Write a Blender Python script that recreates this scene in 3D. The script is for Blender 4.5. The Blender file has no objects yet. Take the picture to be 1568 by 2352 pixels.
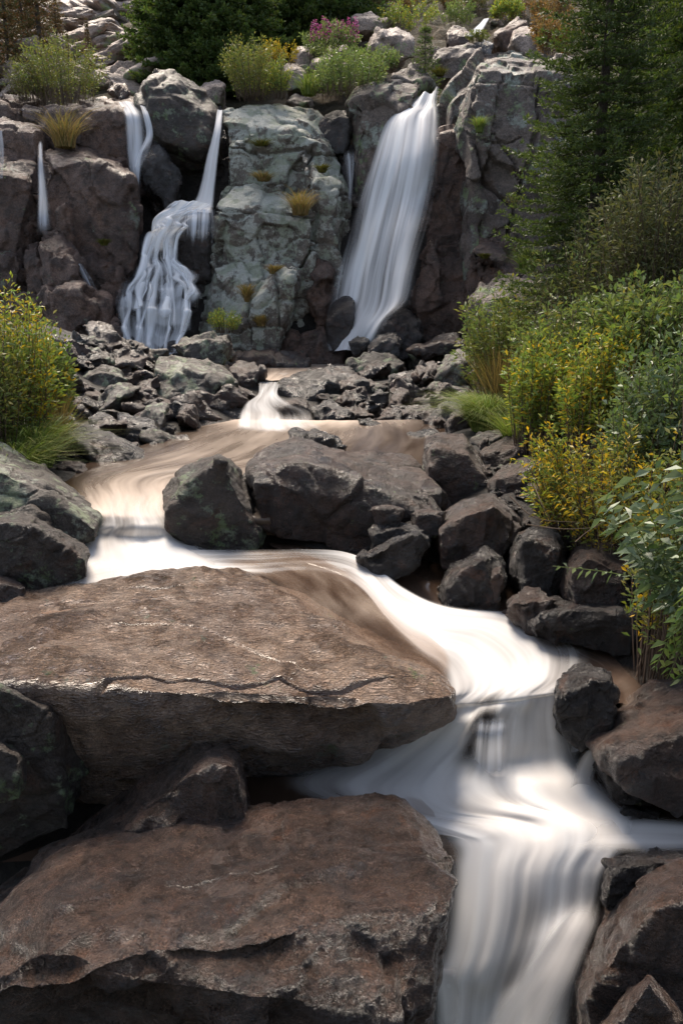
import bpy, bmesh, math, time
import numpy as np
from mathutils import Vector
R_ = math.radians
T0 = time.time()
C = bpy.context.scene.collection
SC = bpy.context.scene
# ------------------------------------------------------------------ camera, sky, sun, exposure
F = 1700.0; PITCH = R_(15.95); EYE = 3.0
cam = bpy.data.objects.new('camera', bpy.data.cameras.new('camera')); C.objects.link(cam)
cam.location = (0, 0, EYE); cam.rotation_euler = (R_(90) - PITCH, 0, 0)
cam.data.sensor_fit = 'VERTICAL'; cam.data.sensor_height = 36; cam.data.lens = 36 * F / 2352
cam.data.clip_end = 600; cam.data.clip_start = 0.05
SC.camera = cam
SUN_EL, SUN_AZ = 57, -18            # degrees; azimuth clockwise from +Y (away from the camera)
w = bpy.data.worlds.new('World'); SC.world = w; w.use_nodes = True
nt = w.node_tree; bg = nt.nodes['Background']; bg.inputs[1].default_value = 0.13
sky = nt.nodes.new('ShaderNodeTexSky'); sky.sky_type = 'NISHITA'; sky.sun_disc = False
sky.sun_elevation = R_(SUN_EL); sky.sun_rotation = R_(SUN_AZ)
hs = nt.nodes.new('ShaderNodeHueSaturation'); hs.inputs['Saturation'].default_value = .6   # thin high cloud
nt.links.new(sky.outputs[0], hs.inputs['Color']); nt.links.new(hs.outputs[0], bg.inputs[0])
sl = bpy.data.lights.new('sun', 'SUN'); sl.energy = 3.9; sl.angle = R_(26); sl.color = (1.0, .87, .72)
so = bpy.data.objects.new('sun', sl); C.objects.link(so); so.location = (0, 0, 40)
sd = Vector((math.sin(R_(SUN_AZ)) * math.cos(R_(SUN_EL)), math.cos(R_(SUN_AZ)) * math.cos(R_(SUN_EL)), math.sin(R_(SUN_EL))))
so.rotation_euler = sd.to_track_quat('Z', 'Y').to_euler()
SC.view_settings.view_transform = 'Standard'; SC.view_settings.look = 'None'
SC.view_settings.exposure = 1.08; SC.view_settings.gamma = 1
SC.cycles.max_bounces = 6; SC.cycles.transparent_max_bounces = 24; SC.cycles.use_denoising = True
SC.cycles.diffuse_bounces = 3; SC.cycles.glossy_bounces = 3; SC.cycles.transmission_bounces = 3
# ------------------------------------------------------------------ picture <-> place
SP, CP = math.sin(PITCH), math.cos(PITCH)
def tn(py):                       # metres below the eye per metre ahead
    v = (1176 - py) / F
    return (SP - v * CP) / (CP + v * SP)
def P(px, py, Y):                 # the point seen at (px, py), Y metres ahead
    u = (px - 784) / F; v = (1176 - py) / F; s = Y / (CP + v * SP)
    return np.array((u * s, Y, EYE + (-SP + v * CP) * s))
def Pz(px, py, z):                # the point seen at (px, py), z metres relative to the eye
    return P(px, py, -z / tn(py))
def ss(a, b, x):
    t = np.clip((x - a) / (b - a), 0, 1); return t * t * (3 - 2 * t)
# ------------------------------------------------------------------ noise
def _h(ix, iy, iz, seed):
    n = (ix * 73856093) ^ (iy * 19349663) ^ (iz * 83492791) ^ (seed * 2654435761 & 0x7fffffff)
    n = (n ^ (n >> 13)) * 1274126177 & 0x7fffffff
    n = (n ^ (n >> 16)) & 0xffff
    return n / 32767.5 - 1.0
def vn(p, seed=0):
    p = np.asarray(p, float); f = np.floor(p); i = f.astype(np.int64); f = p - f
    f = f * f * f * (f * (f * 6 - 15) + 10)
    r = 0
    for a in (0, 1):
        wx = f[:, 0] if a else 1 - f[:, 0]
        for b in (0, 1):
            wy = f[:, 1] if b else 1 - f[:, 1]
            for c in (0, 1):
                wz = f[:, 2] if c else 1 - f[:, 2]
                r = r + wx * wy * wz * _h(i[:, 0] + a, i[:, 1] + b, i[:, 2] + c, seed)
    return r
def fbm(p, oct=4, seed=0, gain=.5):
    r = 0; a = 1
    for k in range(oct):
        r = r + a * vn(p * (2.03 ** k) + 17.3 * k, seed + k); a *= gain
    return r
def facets(p, seed=0, tilt=1.0, step=.45):
    """piecewise flat chips: every cell of a jittered lattice has its own tilted plane"""
    i0 = np.floor(p - .5).astype(np.int64); best = np.full(len(p), 1e9); second = best.copy(); val = np.zeros(len(p))
    for a in (0, 1):
        for b in (0, 1):
            for c in (0, 1):
                ix, iy, iz = i0[:, 0] + a, i0[:, 1] + b, i0[:, 2] + c
                r = [_h(ix, iy, iz, seed + k) for k in range(7)]
                dx, dy, dz = p[:, 0] - ix - .5 - .38 * r[0], p[:, 1] - iy - .5 - .38 * r[1], p[:, 2] - iz - .5 - .38 * r[2]
                ds = dx * dx + dy * dy + dz * dz; m = ds < best
                second = np.where(m, best, np.minimum(second, ds)); best = np.where(m, ds, best)
                val = np.where(m, tilt * (dx * r[3] + dy * r[4] + dz * r[5]) + step * r[6], val)
    return val, np.sqrt(second) - np.sqrt(best)
def ridged(p, oct=3, seed=0):
    r = 0; a = 1
    for k in range(oct):
        r = r + a * (1 - np.abs(vn(p * (2.1 ** k) + 9.1 * k, seed + k)) * 2.2); a *= .5
    return r
# ------------------------------------------------------------------ objects
def tag(o, label=None, cat=None, group=None, kind=None):
    if label: o['label'] = label
    if cat: o['category'] = cat
    if group: o['group'] = group
    if kind: o['kind'] = kind
    return o
def mesh_np(name, V, Fc, mat, parent=None, origin=None, smooth=True, uv=None, attr=None):
    """V (n,3), Fc (m,k) or list of arrays of the same k."""
    V = np.asarray(V, float)
    org = np.zeros(3) if origin is None else np.asarray(origin, float)
    me = bpy.data.meshes.new(name)
    Fs = Fc if isinstance(Fc, list) else [Fc]
    Fs = [np.asarray(f, np.int32) for f in Fs if len(f)]
    me.vertices.add(len(V)); me.vertices.foreach_set('co', (V - org).astype(np.float32).ravel())
    nl = sum(f.size for f in Fs); nf = sum(len(f) for f in Fs)
    me.loops.add(nl); me.polygons.add(nf)
    me.loops.foreach_set('vertex_index', np.concatenate([f.ravel() for f in Fs]).astype(np.int32))
    tot = np.concatenate([np.full(len(f), f.shape[1], np.int32) for f in Fs])
    st = np.concatenate([[0], np.cumsum(tot)[:-1]]).astype(np.int32)
    me.polygons.foreach_set('loop_start', st); me.polygons.foreach_set('loop_total', tot)
    me.polygons.foreach_set('use_smooth', np.full(nf, smooth))
    me.update(calc_edges=True)
    if uv is not None:
        l = me.uv_layers.new(name='UVMap')
        vi = np.concatenate([f.ravel() for f in Fs])
        l.data.foreach_set('uv', np.asarray(uv, np.float32)[vi].ravel())
    for k, a in (attr or {}).items():
        at = me.attributes.new(k, 'FLOAT', 'POINT'); at.data.foreach_set('value', np.asarray(a, np.float32))
    me.validate()
    me.materials.append(mat)
    o = bpy.data.objects.new(name, me); C.objects.link(o)
    if parent is not None:
        o.parent = parent
        o.location = org - np.array(parent.location)
    else: o.location = org
    return o
def empty(name, loc):
    o = bpy.data.objects.new(name, None); C.objects.link(o); o.location = loc; o.empty_display_size = .1; return o
# ------------------------------------------------------------------ materials
class N:
    def __init__(s, name):
        s.m = bpy.data.materials.new(name); s.m.use_nodes = True; s.t = s.m.node_tree
        s.t.nodes.clear(); s.out = s.t.nodes.new('ShaderNodeOutputMaterial')
    def n(s, typ, ins=None, **kw):
        d = s.t.nodes.new('ShaderNode' + typ)
        for k, v in kw.items(): setattr(d, k, v)
        for k, v in (ins or {}).items():
            if isinstance(v, bpy.types.NodeSocket): s.t.links.new(v, d.inputs[k])
            else: d.inputs[k].default_value = v
        return d
    def math(s, op, a, b=0.0, c=None, clamp=False):
        i = {0: a, 1: b}
        if c is not None: i[2] = c
        return s.n('Math', i, operation=op, use_clamp=clamp).outputs[0]
    def mix(s, f, a, b, bt='MIX'):
        d = s.n('Mix', {'Factor': f}, data_type='RGBA', blend_type=bt)
        for k, v in ((6, a), (7, b)):
            if isinstance(v, bpy.types.NodeSocket): s.t.links.new(v, d.inputs[k])
            else: d.inputs[k].default_value = (*v, 1) if len(v) == 3 else v
        return d.outputs[2]
    def noise(s, vec, scale, detail=5, rough=.6, dist=0.0):
        return s.n('TexNoise', {'Vector': vec, 'Scale': scale, 'Detail': detail, 'Roughness': rough, 'Distortion': dist}).outputs[0]
    def ramp(s, f, lo, hi, a=0.0, b=1.0):
        return s.n('MapRange', {0: f, 1: lo, 2: hi, 3: a, 4: b}, interpolation_type='SMOOTHSTEP').outputs[0]
    def scale(s, vec, v):
        return s.n('Mapping', {'Vector': vec, 'Scale': v}).outputs[0]
def rock_mat(name, c1, c2, c3=None, lichen=None, lam=0.0, lich2=(.20, .27, .10), coat=0.0, rough=(.45, .75), sc=1.0, bump=.02, grain=.5, wet=0.0, flake=0.0, spec=.5, rust=0.0, zl=0.0):
    m = N(name); co = m.n('TexCoord').outputs['Object']
    big = m.noise(co, .9 * sc, 4, .62); mid = m.noise(co, 5 * sc, 6, .68); fine = m.noise(co, 42 * sc, 5, .75); huge = m.noise(co, .35 * sc, 2, .5)
    col = m.mix(m.ramp(big, .38, .62), c1, c2)
    col = m.mix(m.ramp(mid, .42, .66, 0, .75), col, c3 or tuple(v * .55 for v in c1))
    if rust: col = m.mix(m.math('MULTIPLY', m.ramp(m.noise(co, 2.3 * sc, 5, .6, .6), .55, .68), rust), col, (.16, .062, .026))
    g = m.ramp(fine, .3, .7, 1 - grain, 1 + grain)
    col = m.mix(1.0, col, m.n('CombineColor', {0: g, 1: g, 2: g}).outputs[0], 'MULTIPLY')
    lm = None
    if lichen:
        nz = m.n('SeparateXYZ', {0: m.n('NewGeometry').outputs['Normal']}).outputs[2]
        l0 = m.math('ADD', m.noise(co, 1.7 * sc, 5, .7), m.math('MULTIPLY', m.noise(co, 9 * sc, 5, .75), .55))
        l0 = m.math('ADD', l0, m.math('MULTIPLY', nz, zl))
        lm = m.ramp(l0, .80 + .28 * (1 - lam) - .14, .84 + .28 * (1 - lam) - .08)
        lc = m.mix(m.ramp(m.noise(co, 3.1 * sc, 3, .5), .45, .6), lichen, lich2)
        lc = m.mix(m.ramp(m.noise(co, 30 * sc, 4, .7), .35, .65, 0, .6), lc, tuple(v * .45 for v in lichen))
        v = m.n('TexVoronoi', {'Vector': co, 'Scale': 6 * sc, 'Randomness': 1.0}).outputs[0]
        sp = m.math('MULTIPLY', m.ramp(m.math('ADD', v, m.math('MULTIPLY', mid, .25)), .26, .20), m.ramp(huge, .47, .55, 0, .9 * min(1, lam * 2)))
        lm = m.math('MAXIMUM', m.math('MULTIPLY', lm, .88), sp)
        col = m.mix(lm, col, lc)
    rg = m.ramp(m.noise(co, 3 * sc, 5, .6), .35, .65, rough[0], rough[1])
    if wet:
        wm = m.math('MULTIPLY', m.ramp(m.noise(co, 1.3 * sc, 4, .6), .60 - wet * .3, .68 - wet * .3), 1.0)
        col = m.mix(wm, col, m.mix(.28, col, (0.012, .008, .006)))
        rg = m.math('ADD', m.math('MULTIPLY', rg, m.math('SUBTRACT', 1, wm)), m.math('MULTIPLY', wm, .14))
    h = m.math('ADD', m.math('MULTIPLY', mid, 1.0), m.math('MULTIPLY', fine, .28))
    h = m.math('ADD', h, m.math('MULTIPLY', m.noise(co, 14 * sc, 6, .72), .9))
    if flake:
        f2 = m.noise(m.scale(co, (3.2, 9, 9)), 1.8 * sc, 5, .6, .8)
        h = m.math('ADD', h, m.math('MULTIPLY', m.math('ABSOLUTE', m.math('SUBTRACT', f2, .5)), flake * 6))
    if lm is not None: h = m.math('ADD', h, m.math('MULTIPLY', lm, .12))
    h = m.math('ADD', h, m.math('MULTIPLY', m.noise(co, 95 * sc, 3, .7), .10))
    b = m.n('Bump', {'Height': h, 'Strength': 1.0, 'Distance': bump * 1.35})
    p = m.n('BsdfPrincipled', {'Base Color': col, 'Roughness': rg, 'Normal': b.outputs[0], 'Specular IOR Level': spec, 'Coat Weight': m.math('MULTIPLY', m.ramp(m.noise(co, 1.1 * sc, 4, .6), .36, .58), coat), 'Coat Roughness': .16, 'Coat Normal': b.outputs[0]})
    m.t.links.new(p.outputs[0], m.out.inputs[0]); return m.m
M = {}
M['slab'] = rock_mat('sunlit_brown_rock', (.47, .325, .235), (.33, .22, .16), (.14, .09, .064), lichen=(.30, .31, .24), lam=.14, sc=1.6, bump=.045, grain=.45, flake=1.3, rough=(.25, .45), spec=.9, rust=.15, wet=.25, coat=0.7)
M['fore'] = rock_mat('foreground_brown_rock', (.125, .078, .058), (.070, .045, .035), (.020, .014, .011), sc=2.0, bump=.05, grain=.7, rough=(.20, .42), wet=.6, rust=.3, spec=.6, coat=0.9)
M['brown'] = rock_mat('brown_boulder_rock', (.072, .042, .030), (.036, .022, .017), (.012, .009, .007), lichen=(.17, .18, .13), lam=.12, sc=1.5, bump=.04, wet=.25, rust=.25, rough=(.30, .55), coat=0.6)
M['dark'] = rock_mat('dark_wet_rock', (0.0216, 0.0156, 0.0132), (0.0132, 0.0102, 0.0096), (0.006, 0.0048, 0.0054), lichen=(.15, .16, .11), lam=.04, sc=1.6, bump=.035, rough=(.25, .45), wet=.35, rust=.3, coat=0.7)
M['lichen'] = rock_mat('lichen_covered_rock', (0.09, 0.075, 0.0615), (0.05625, 0.04725, 0.0405), (0.03375, 0.0285, 0.0255), lichen=(.25, .27, .21), lam=.62, lich2=(.20, .24, .14), sc=1.3, bump=.03)
M['tower'] = rock_mat('pale_lichen_cliff_rock', (.22, .19, .16), (.15, .13, .11), (.08, .068, .06), lichen=(.52, .53, .47), lam=.80, lich2=(.34, .38, .28), sc=.9, bump=.06, zl=.10)
M['mossy'] = rock_mat('dark_rock_with_lichen_spots', (.06, .045, .036), (.036, .028, .024), (.014, .011, .010), lichen=(.17, .20, .14), lam=.40, lich2=(.13, .19, .08), sc=1.5, bump=.04, rough=(.35, .6), rust=.2)
M['cliff'] = rock_mat('brown_cliff_rock', (0.152, 0.092, 0.068), (0.088, 0.0544, 0.0424), (0.028, 0.0192, 0.016), lichen=(.2, .21, .17), lam=.10, sc=.7, bump=.06, wet=.1, rust=.25, coat=0.35)
M['grey'] = rock_mat('grey_cliff_rock', (0.17, 0.1318, 0.1105), (0.1105, 0.085, 0.0748), (0.04675, 0.03825, 0.034), lichen=(.34, .37, .32), lam=.5, sc=.6, bump=.07)
M['pale'] = rock_mat('pale_hillside_rock', (.40, .31, .26), (.27, .21, .18), (.12, .095, .08), lichen=(.30, .33, .26), lam=.3, sc=.5, bump=.08)
M['wetcliff'] = rock_mat('soaked_cliff_rock', (0.032, 0.0224, 0.0184), (0.02, 0.0152, 0.0136), (0.0096, 0.008, 0.0088), sc=.9, bump=.05, rough=(.25, .45), wet=.3, rust=.2, coat=0.6)
M['soil'] = rock_mat('dark_gravel_ground', (0.0245, 0.0175, 0.0133), (0.0154, 0.0119, 0.0091), (0.007, 0.0056, 0.0049), sc=3, bump=.04)
M['hill'] = rock_mat('scrubby_slope_ground', (0.06, 0.048, 0.0224), (0.08, 0.052, 0.024), (0.024, 0.024, 0.0112), sc=.8, bump=.1, rough=(.8, .95))

def leaf_mat(name, cols, rough=.5, trans=.3, bright=1.0):
    m = N(name); r = m.n('NewGeometry').outputs['Random Per Island']
    cr = m.n('ValToRGB'); m.t.links.new(r, cr.inputs[0]); e = cr.color_ramp; e.interpolation = 'LINEAR'
    while len(e.elements) > 1: e.elements.remove(e.elements[-1])
    for k, c in enumerate(cols):
        el = e.elements[0] if k == 0 else e.elements.new(k / (len(cols) - 1))
        el.position = k / max(1, len(cols) - 1); el.color = (c[0] * bright, c[1] * bright, c[2] * bright, 1)
    p = m.n('BsdfPrincipled', {'Base Color': cr.outputs[0], 'Roughness': rough, 'Specular IOR Level': .35})
    t = m.n('BsdfTranslucent', {'Color': m.mix(.5, cr.outputs[0], m.mix(1.0, cr.outputs[0], (1.4, 1.5, .5), 'MULTIPLY'))})
    mx = m.n('MixShader', {0: trans, 1: p.outputs[0], 2: t.outputs[0]})
    m.t.links.new(mx.outputs[0], m.out.inputs[0]); return m.m
M['stem'] = leaf_mat('woody_stem', [(.07, .045, .03), (.12, .085, .06)], .8, 0)
M['bark'] = rock_mat('spruce_bark', (.12, .095, .075), (.085, .065, .05), (.04, .03, .025), sc=6, bump=.02, rough=(.8, .95))
M['needle'] = leaf_mat('green_spruce_needles', [(.038, .062, .018), (.06, .092, .026), (.10, .13, .032), (.05, .075, .022)], .55, .3)
M['needle_dark'] = leaf_mat('dark_spruce_needles', [(.045, .08, .022), (.065, .11, .03), (.10, .12, .03), (.05, .085, .026)], .55, .45)
M['needle_red'] = leaf_mat('rusty_spruce_needles', [(.07, .09, .03), (.12, .11, .035), (.26, .12, .045), (.14, .11, .04)], .55, .1)
M['willow'] = leaf_mat('olive_willow_leaves', [(.05, .075, .02), (.08, .10, .028), (.12, .115, .03), (.065, .09, .03), (.15, .12, .03)], .5, .35, bright=1.8)
M['green'] = leaf_mat('fresh_green_leaves', [(.05, .078, .025), (.075, .11, .035), (.11, .13, .045), (.07, .085, .035)], .45, .35, bright=1.85)
M['yellow'] = leaf_mat('yellowing_leaves', [(.10, .13, .025), (.19, .18, .025), (.32, .23, .02), (.38, .22, .018), (.12, .14, .03)], .45, .4, bright=1.3)
M['mixed'] = leaf_mat('green_and_yellow_leaves', [(.07, .10, .022), (.10, .14, .03), (.16, .17, .03), (.08, .12, .03), (.09, .13, .04), (.30, .21, .02)], .45, .35, bright=1.85)
M['silver'] = leaf_mat('blue_green_leaves', [(.095, .13, .075), (.14, .17, .11), (.07, .115, .045), (.17, .20, .14)], .4, .25, bright=1.3)
M['olive'] = leaf_mat('dull_olive_leaves', [(.04, .05, .02), (.065, .07, .028), (.09, .08, .03), (.05, .06, .03)], .6, .25, bright=1.8)
M['grass'] = leaf_mat('green_grass_blades', [(.06, .10, .02), (.09, .14, .03), (.14, .17, .04), (.20, .19, .07)], .5, .35, bright=1.4)
M['dry'] = leaf_mat('dry_grass_blades', [(.20, .14, .06), (.26, .17, .07), (.12, .12, .04), (.16, .10, .04)], .7, .3, bright=1.2)
M['rust'] = leaf_mat('rusty_autumn_leaves', [(.16, .085, .035), (.22, .12, .05), (.10, .08, .03), (.13, .09, .05)], .6, .3, bright=1.3)
M['pink'] = leaf_mat('fireweed_flowers', [(.36, .07, .30), (.50, .13, .42), (.28, .06, .22)], .5, .3)
M['moss'] = leaf_mat('moss_tufts', [(.06, .09, .01), (.12, .11, .02), (.09, .07, .02)], .8, .2)
M['wood'] = rock_mat('weathered_wood', (.16, .085, .045), (.10, .055, .03), (.05, .03, .02), sc=6, bump=.01)
# water
def foam_mat(name, lo=0.1, hi=.95, fu=9., fv=.6, alpha=1.0, brown=.25, tint=(.80, .82, .86), btint=(.22, .16, .12), soft=1.0, film=0.0):
    """long, soft threads of white water: the vertex attribute 'foam' says how much water there is"""
    m = N(name); uv = m.n('UVMap').outputs[0]
    a = m.n('Attribute', attribute_name='foam').outputs['Fac']
    eg = m.n('Attribute', attribute_name='edge').outputs['Fac']
    n1 = m.noise(m.scale(uv, (fu, fv, 1)), 1.0, 3, .5, .3); n2 = m.noise(m.scale(uv, (fu * 3.3, fv * 1.1, 1)), 1.0, 3, .55, .2)
    n3 = m.noise(m.scale(uv, (fu * .3, fv * .9, 1)), 1.0, 3, .5, .5)
    st = m.math('ADD', m.math('MULTIPLY', n1, .40), m.math('ADD', m.math('MULTIPLY', n2, .14), m.math('MULTIPLY', n3, .46)))
    dv = m.math('MULTIPLY', m.math('SUBTRACT', st, .5), 3.2 * soft)
    d = m.math('ADD', m.math('MULTIPLY', a, 1.0), dv)
    e2 = m.ramp(m.math('ADD', eg, m.math('MULTIPLY', dv, m.math('MULTIPLY', m.math('SUBTRACT', 1, eg), .45))), .0, 1.0)
    al = m.math('MULTIPLY', m.math('MULTIPLY', m.ramp(d, lo, hi), e2), alpha, clamp=True)
    if film: al = m.math('MAXIMUM', al, m.math('MULTIPLY', e2, film))
    c = m.mix(m.ramp(st, .38, .62, brown, 0), tint, btint)
    df = m.n('BsdfDiffuse', {'Color': c}); tr = m.n('BsdfTranslucent', {'Color': c}); gl = m.n('BsdfGlossy', {'Roughness': .35, 'Color': (.8, .8, .8, 1)})
    s = m.n('MixShader', {0: .35, 1: df.outputs[0], 2: tr.outputs[0]}); s = m.n('MixShader', {0: .02, 1: s.outputs[0], 2: gl.outputs[0]})
    mx = m.n('MixShader', {0: al, 1: m.n('BsdfTransparent').outputs[0], 2: s.outputs[0]})
    m.t.links.new(mx.outputs[0], m.out.inputs[0]); return m.m
def pool_mat(name, cd=(.035, .022, .015), cl=(.46, .37, .30), rough=.18, fu=3., fv=.45):
    m = N(name); uv = m.n('UVMap').outputs[0]; a = m.n('Attribute', attribute_name='foam').outputs['Fac']
    n1 = m.noise(m.scale(uv, (fu, fv, 1)), 1.0, 4, .55, .6); n2 = m.noise(m.scale(uv, (fu * 4, fv * 2, 1)), 1.0, 3, .5, .3)
    st = m.math('ADD', m.math('MULTIPLY', n1, .65), m.math('MULTIPLY', n2, .35))
    d = m.math('ADD', a, m.math('MULTIPLY', m.math('SUBTRACT', st, .5), .75))
    k = m.ramp(d, .1, 1.0)
    c = m.mix(k, cd, cl); c = m.mix(m.ramp(d, .8, 1.35), c, (.80, .78, .76))
    b = m.n('Bump', {'Height': n1, 'Strength': .2, 'Distance': .03})
    p = m.n('BsdfPrincipled', {'Base Color': c, 'Roughness': m.math('ADD', m.math('MULTIPLY', k, .35), rough), 'Normal': b.outputs[0], 'IOR': 1.33})
    al = m.math('MAXIMUM', m.ramp(a, -1.0, -.6), 0.0)
    mx = m.n('MixShader', {0: al, 1: m.n('BsdfTransparent').outputs[0], 2: p.outputs[0]})
    m.t.links.new(mx.outputs[0], m.out.inputs[0]); return m.m
M['fall'] = foam_mat('falling_white_water', fu=6.5, fv=.13, brown=.35, tint=(.93, .94, .96), btint=(.50, .42, .39), soft=1.15, lo=-.15, hi=.75)
M['thread'] = foam_mat('thin_threads_of_water', fu=12, fv=.35, brown=.2, tint=(.80, .84, .92), lo=.1, hi=1.1, alpha=.9, soft=1.1)
M['cascade'] = foam_mat('cascading_white_water', fu=9, fv=.45, brown=.25, tint=(.90, .93, .98), soft=1.1, lo=-.08, hi=.85)
M['foam'] = foam_mat('streaming_white_water', fu=4, fv=.4, brown=.35, lo=.05, hi=1.15, soft=.8, tint=(.80, .79, .78), btint=(.42, .33, .27))
M['chute'] = foam_mat('rushing_white_water', fu=4.5, fv=.28, brown=.35, lo=.05, hi=1.0, soft=.62, tint=(.86, .86, .86), btint=(.46, .38, .33))
M['film'] = foam_mat('thin_brown_film_of_water', fu=4, fv=1.4, brown=.9, tint=(.56, .44, .35), btint=(.26, .15, .095), lo=-.1, hi=1.7, alpha=.7, soft=.55)
M['pool'] = pool_mat('silky_beige_pool_water')  # beige paints in the bright hillside's reflection along with the white veil
M['still'] = pool_mat('dark_still_water', cl=(.16, .11, .085), rough=.08)
# ------------------------------------------------------------------ ground
ZY = np.array([(0, -4.9), (2.4, -4.8), (3.1, -4.6), (3.7, -4.0), (4.2, -3.62), (4.6, -3.55), (4.95, -3.15), (5.6, -3.05), (6.3, -2.85), (7.1, -2.75), (7.7, -2.4), (10, -2.32), (13.5, -2.25), (14.6, -2.15), (15.8, -1.78), (19.5, -1.72), (20.4, -1.5), (21.5, .8), (24, 4.3), (25.5, 5.5), (28, 7.0), (34, 10.3), (45, 16.6), (90, 42)])
XR = np.array([(0, 1.9), (3, 1.75), (4, 1.9), (5.2, 2.0), (6.2, 1.7), (7.5, 1.0), (9, .9), (11, 1.0), (13.5, 1.4), (16, 1.2), (19, 2.6), (22, 3.5)])
XL = np.array([(0, -2.5), (4, -2.9), (6, -2.9), (7.3, -2.3), (8.4, -2.7), (9.5, -2.6), (11, -2.6), (12.5, -2.0), (14, -1.5), (16, -1.7), (19, -4.8), (22, -6)])
def G(x, y):
    x = np.asarray(x, float); y = np.asarray(y, float)
    z = np.interp(y, ZY[:, 0], ZY[:, 1]); xr = np.interp(y, XR[:, 0], XR[:, 1]); xl = np.interp(y, XL[:, 0], XL[:, 1])
    k = 1 - ss(19, 23, y)
    z = z + k * (.35 * ss(0, .9, x - xr) + 1.9 * ss(1.0, 4.2, x - xr) + 1.6 * ss(3, 9, x - xr))
    z = z + k * (.30 * ss(0, 1.0, xl - x) + 1.0 * ss(1.0, 5, xl - x))
    q = np.stack([x.ravel(), y.ravel(), 0 * x.ravel()], 1)
    z = z + (.05 * fbm(q * 1.7, 3, 5)).reshape(z.shape) * (1 + ss(22, 30, y) * 8 * (.5 + .5 * vn(q * .15, 8).reshape(z.shape)))
    return z                                   # relative to the eye
_Ys = np.concatenate([np.arange(1.2, 10, .04), np.arange(10, 60, .1)])
def hit(px, py):
    t = tn(py); v = (1176 - py) / F; u = (px - 784) / F
    g = G(u * _Ys / (CP + v * SP), _Ys)
    below = -t * _Ys <= g
    return float(_Ys[np.argmax(below)]) if below.any() else 60.0
def gz(x, y): return float(G(np.array([x]), np.array([y]))[0]) + EYE
def grid_ground(name, x0, x1, nx, ys, mat, label, cat):
    xs = np.linspace(x0, x1, nx); X, Y = np.meshgrid(xs, ys); Z = G(X, Y) + EYE
    V = np.stack([X, Y, Z], 2).reshape(-1, 3); i = np.arange(len(ys) - 1)[:, None] * nx + np.arange(nx - 1)[None]; i = i.ravel()
    o = mesh_np(name, V, np.stack([i, i + 1, i + nx + 1, i + nx], 1), mat)
    return tag(o, label, cat, kind='structure')
grid_ground('streambed_ground', -16, 16, 260, np.concatenate([np.linspace(-4, 1, 12), np.linspace(1.1, 24, 260)]), M['soil'], 'dark gravelly ground under the boulders and along the banks', 'ground')
grid_ground('hillside', -70, 70, 300, np.concatenate([np.linspace(23.98, 50, 180), np.linspace(50.5, 90, 60)]), M['hill'], 'scrubby slope rising behind the waterfalls', 'hillside')
# ------------------------------------------------------------------ rocks
def hull_mesh(sets):
    bm = bmesh.new()
    for pts in sets:
        b2 = bmesh.new()
        for p in pts: b2.verts.new(p)
        r = bmesh.ops.convex_hull(b2, input=b2.verts)
        dead = [g for g in set(r['geom_interior']) | set(r['geom_unused']) if isinstance(g, bmesh.types.BMVert)]
        bmesh.ops.delete(b2, geom=dead, context='VERTS')
        bmesh.ops.recalc_face_normals(b2, faces=b2.faces)
        me = bpy.data.meshes.new('t'); b2.to_mesh(me); b2.free(); bm.from_mesh(me); bpy.data.meshes.remove(me)
    me = bpy.data.meshes.new('t'); bm.to_mesh(me); bm.free(); return me
def remesh(me, vox, smooth=2):
    o = bpy.data.objects.new('t', me); C.objects.link(o)
    m = o.modifiers.new('r', 'REMESH'); m.mode = 'VOXEL'; m.voxel_size = vox
    if smooth:
        s = o.modifiers.new('s', 'SMOOTH'); s.iterations = smooth; s.factor = .5
    dg = bpy.context.evaluated_depsgraph_get(); dg.update()
    r = bpy.data.meshes.new_from_object(o.evaluated_get(dg))
    bpy.data.objects.remove(o); bpy.data.meshes.remove(me); return r
def chains(outline):
    o = [tuple(p) for p in outline]; n = len(o)
    i = min(range(n), key=lambda k: o[k][0]); j = max(range(n), key=lambda k: o[k][0])
    a = [o[(i + k) % n] for k in range(((j - i) % n) + 1)]; b = [o[(j + k) % n] for k in range(((i - j) % n) + 1)][::-1]
    return (a, b) if np.mean([p[1] for p in a]) < np.mean([p[1] for p in b]) else (b, a)
SEED = [1]
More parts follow.
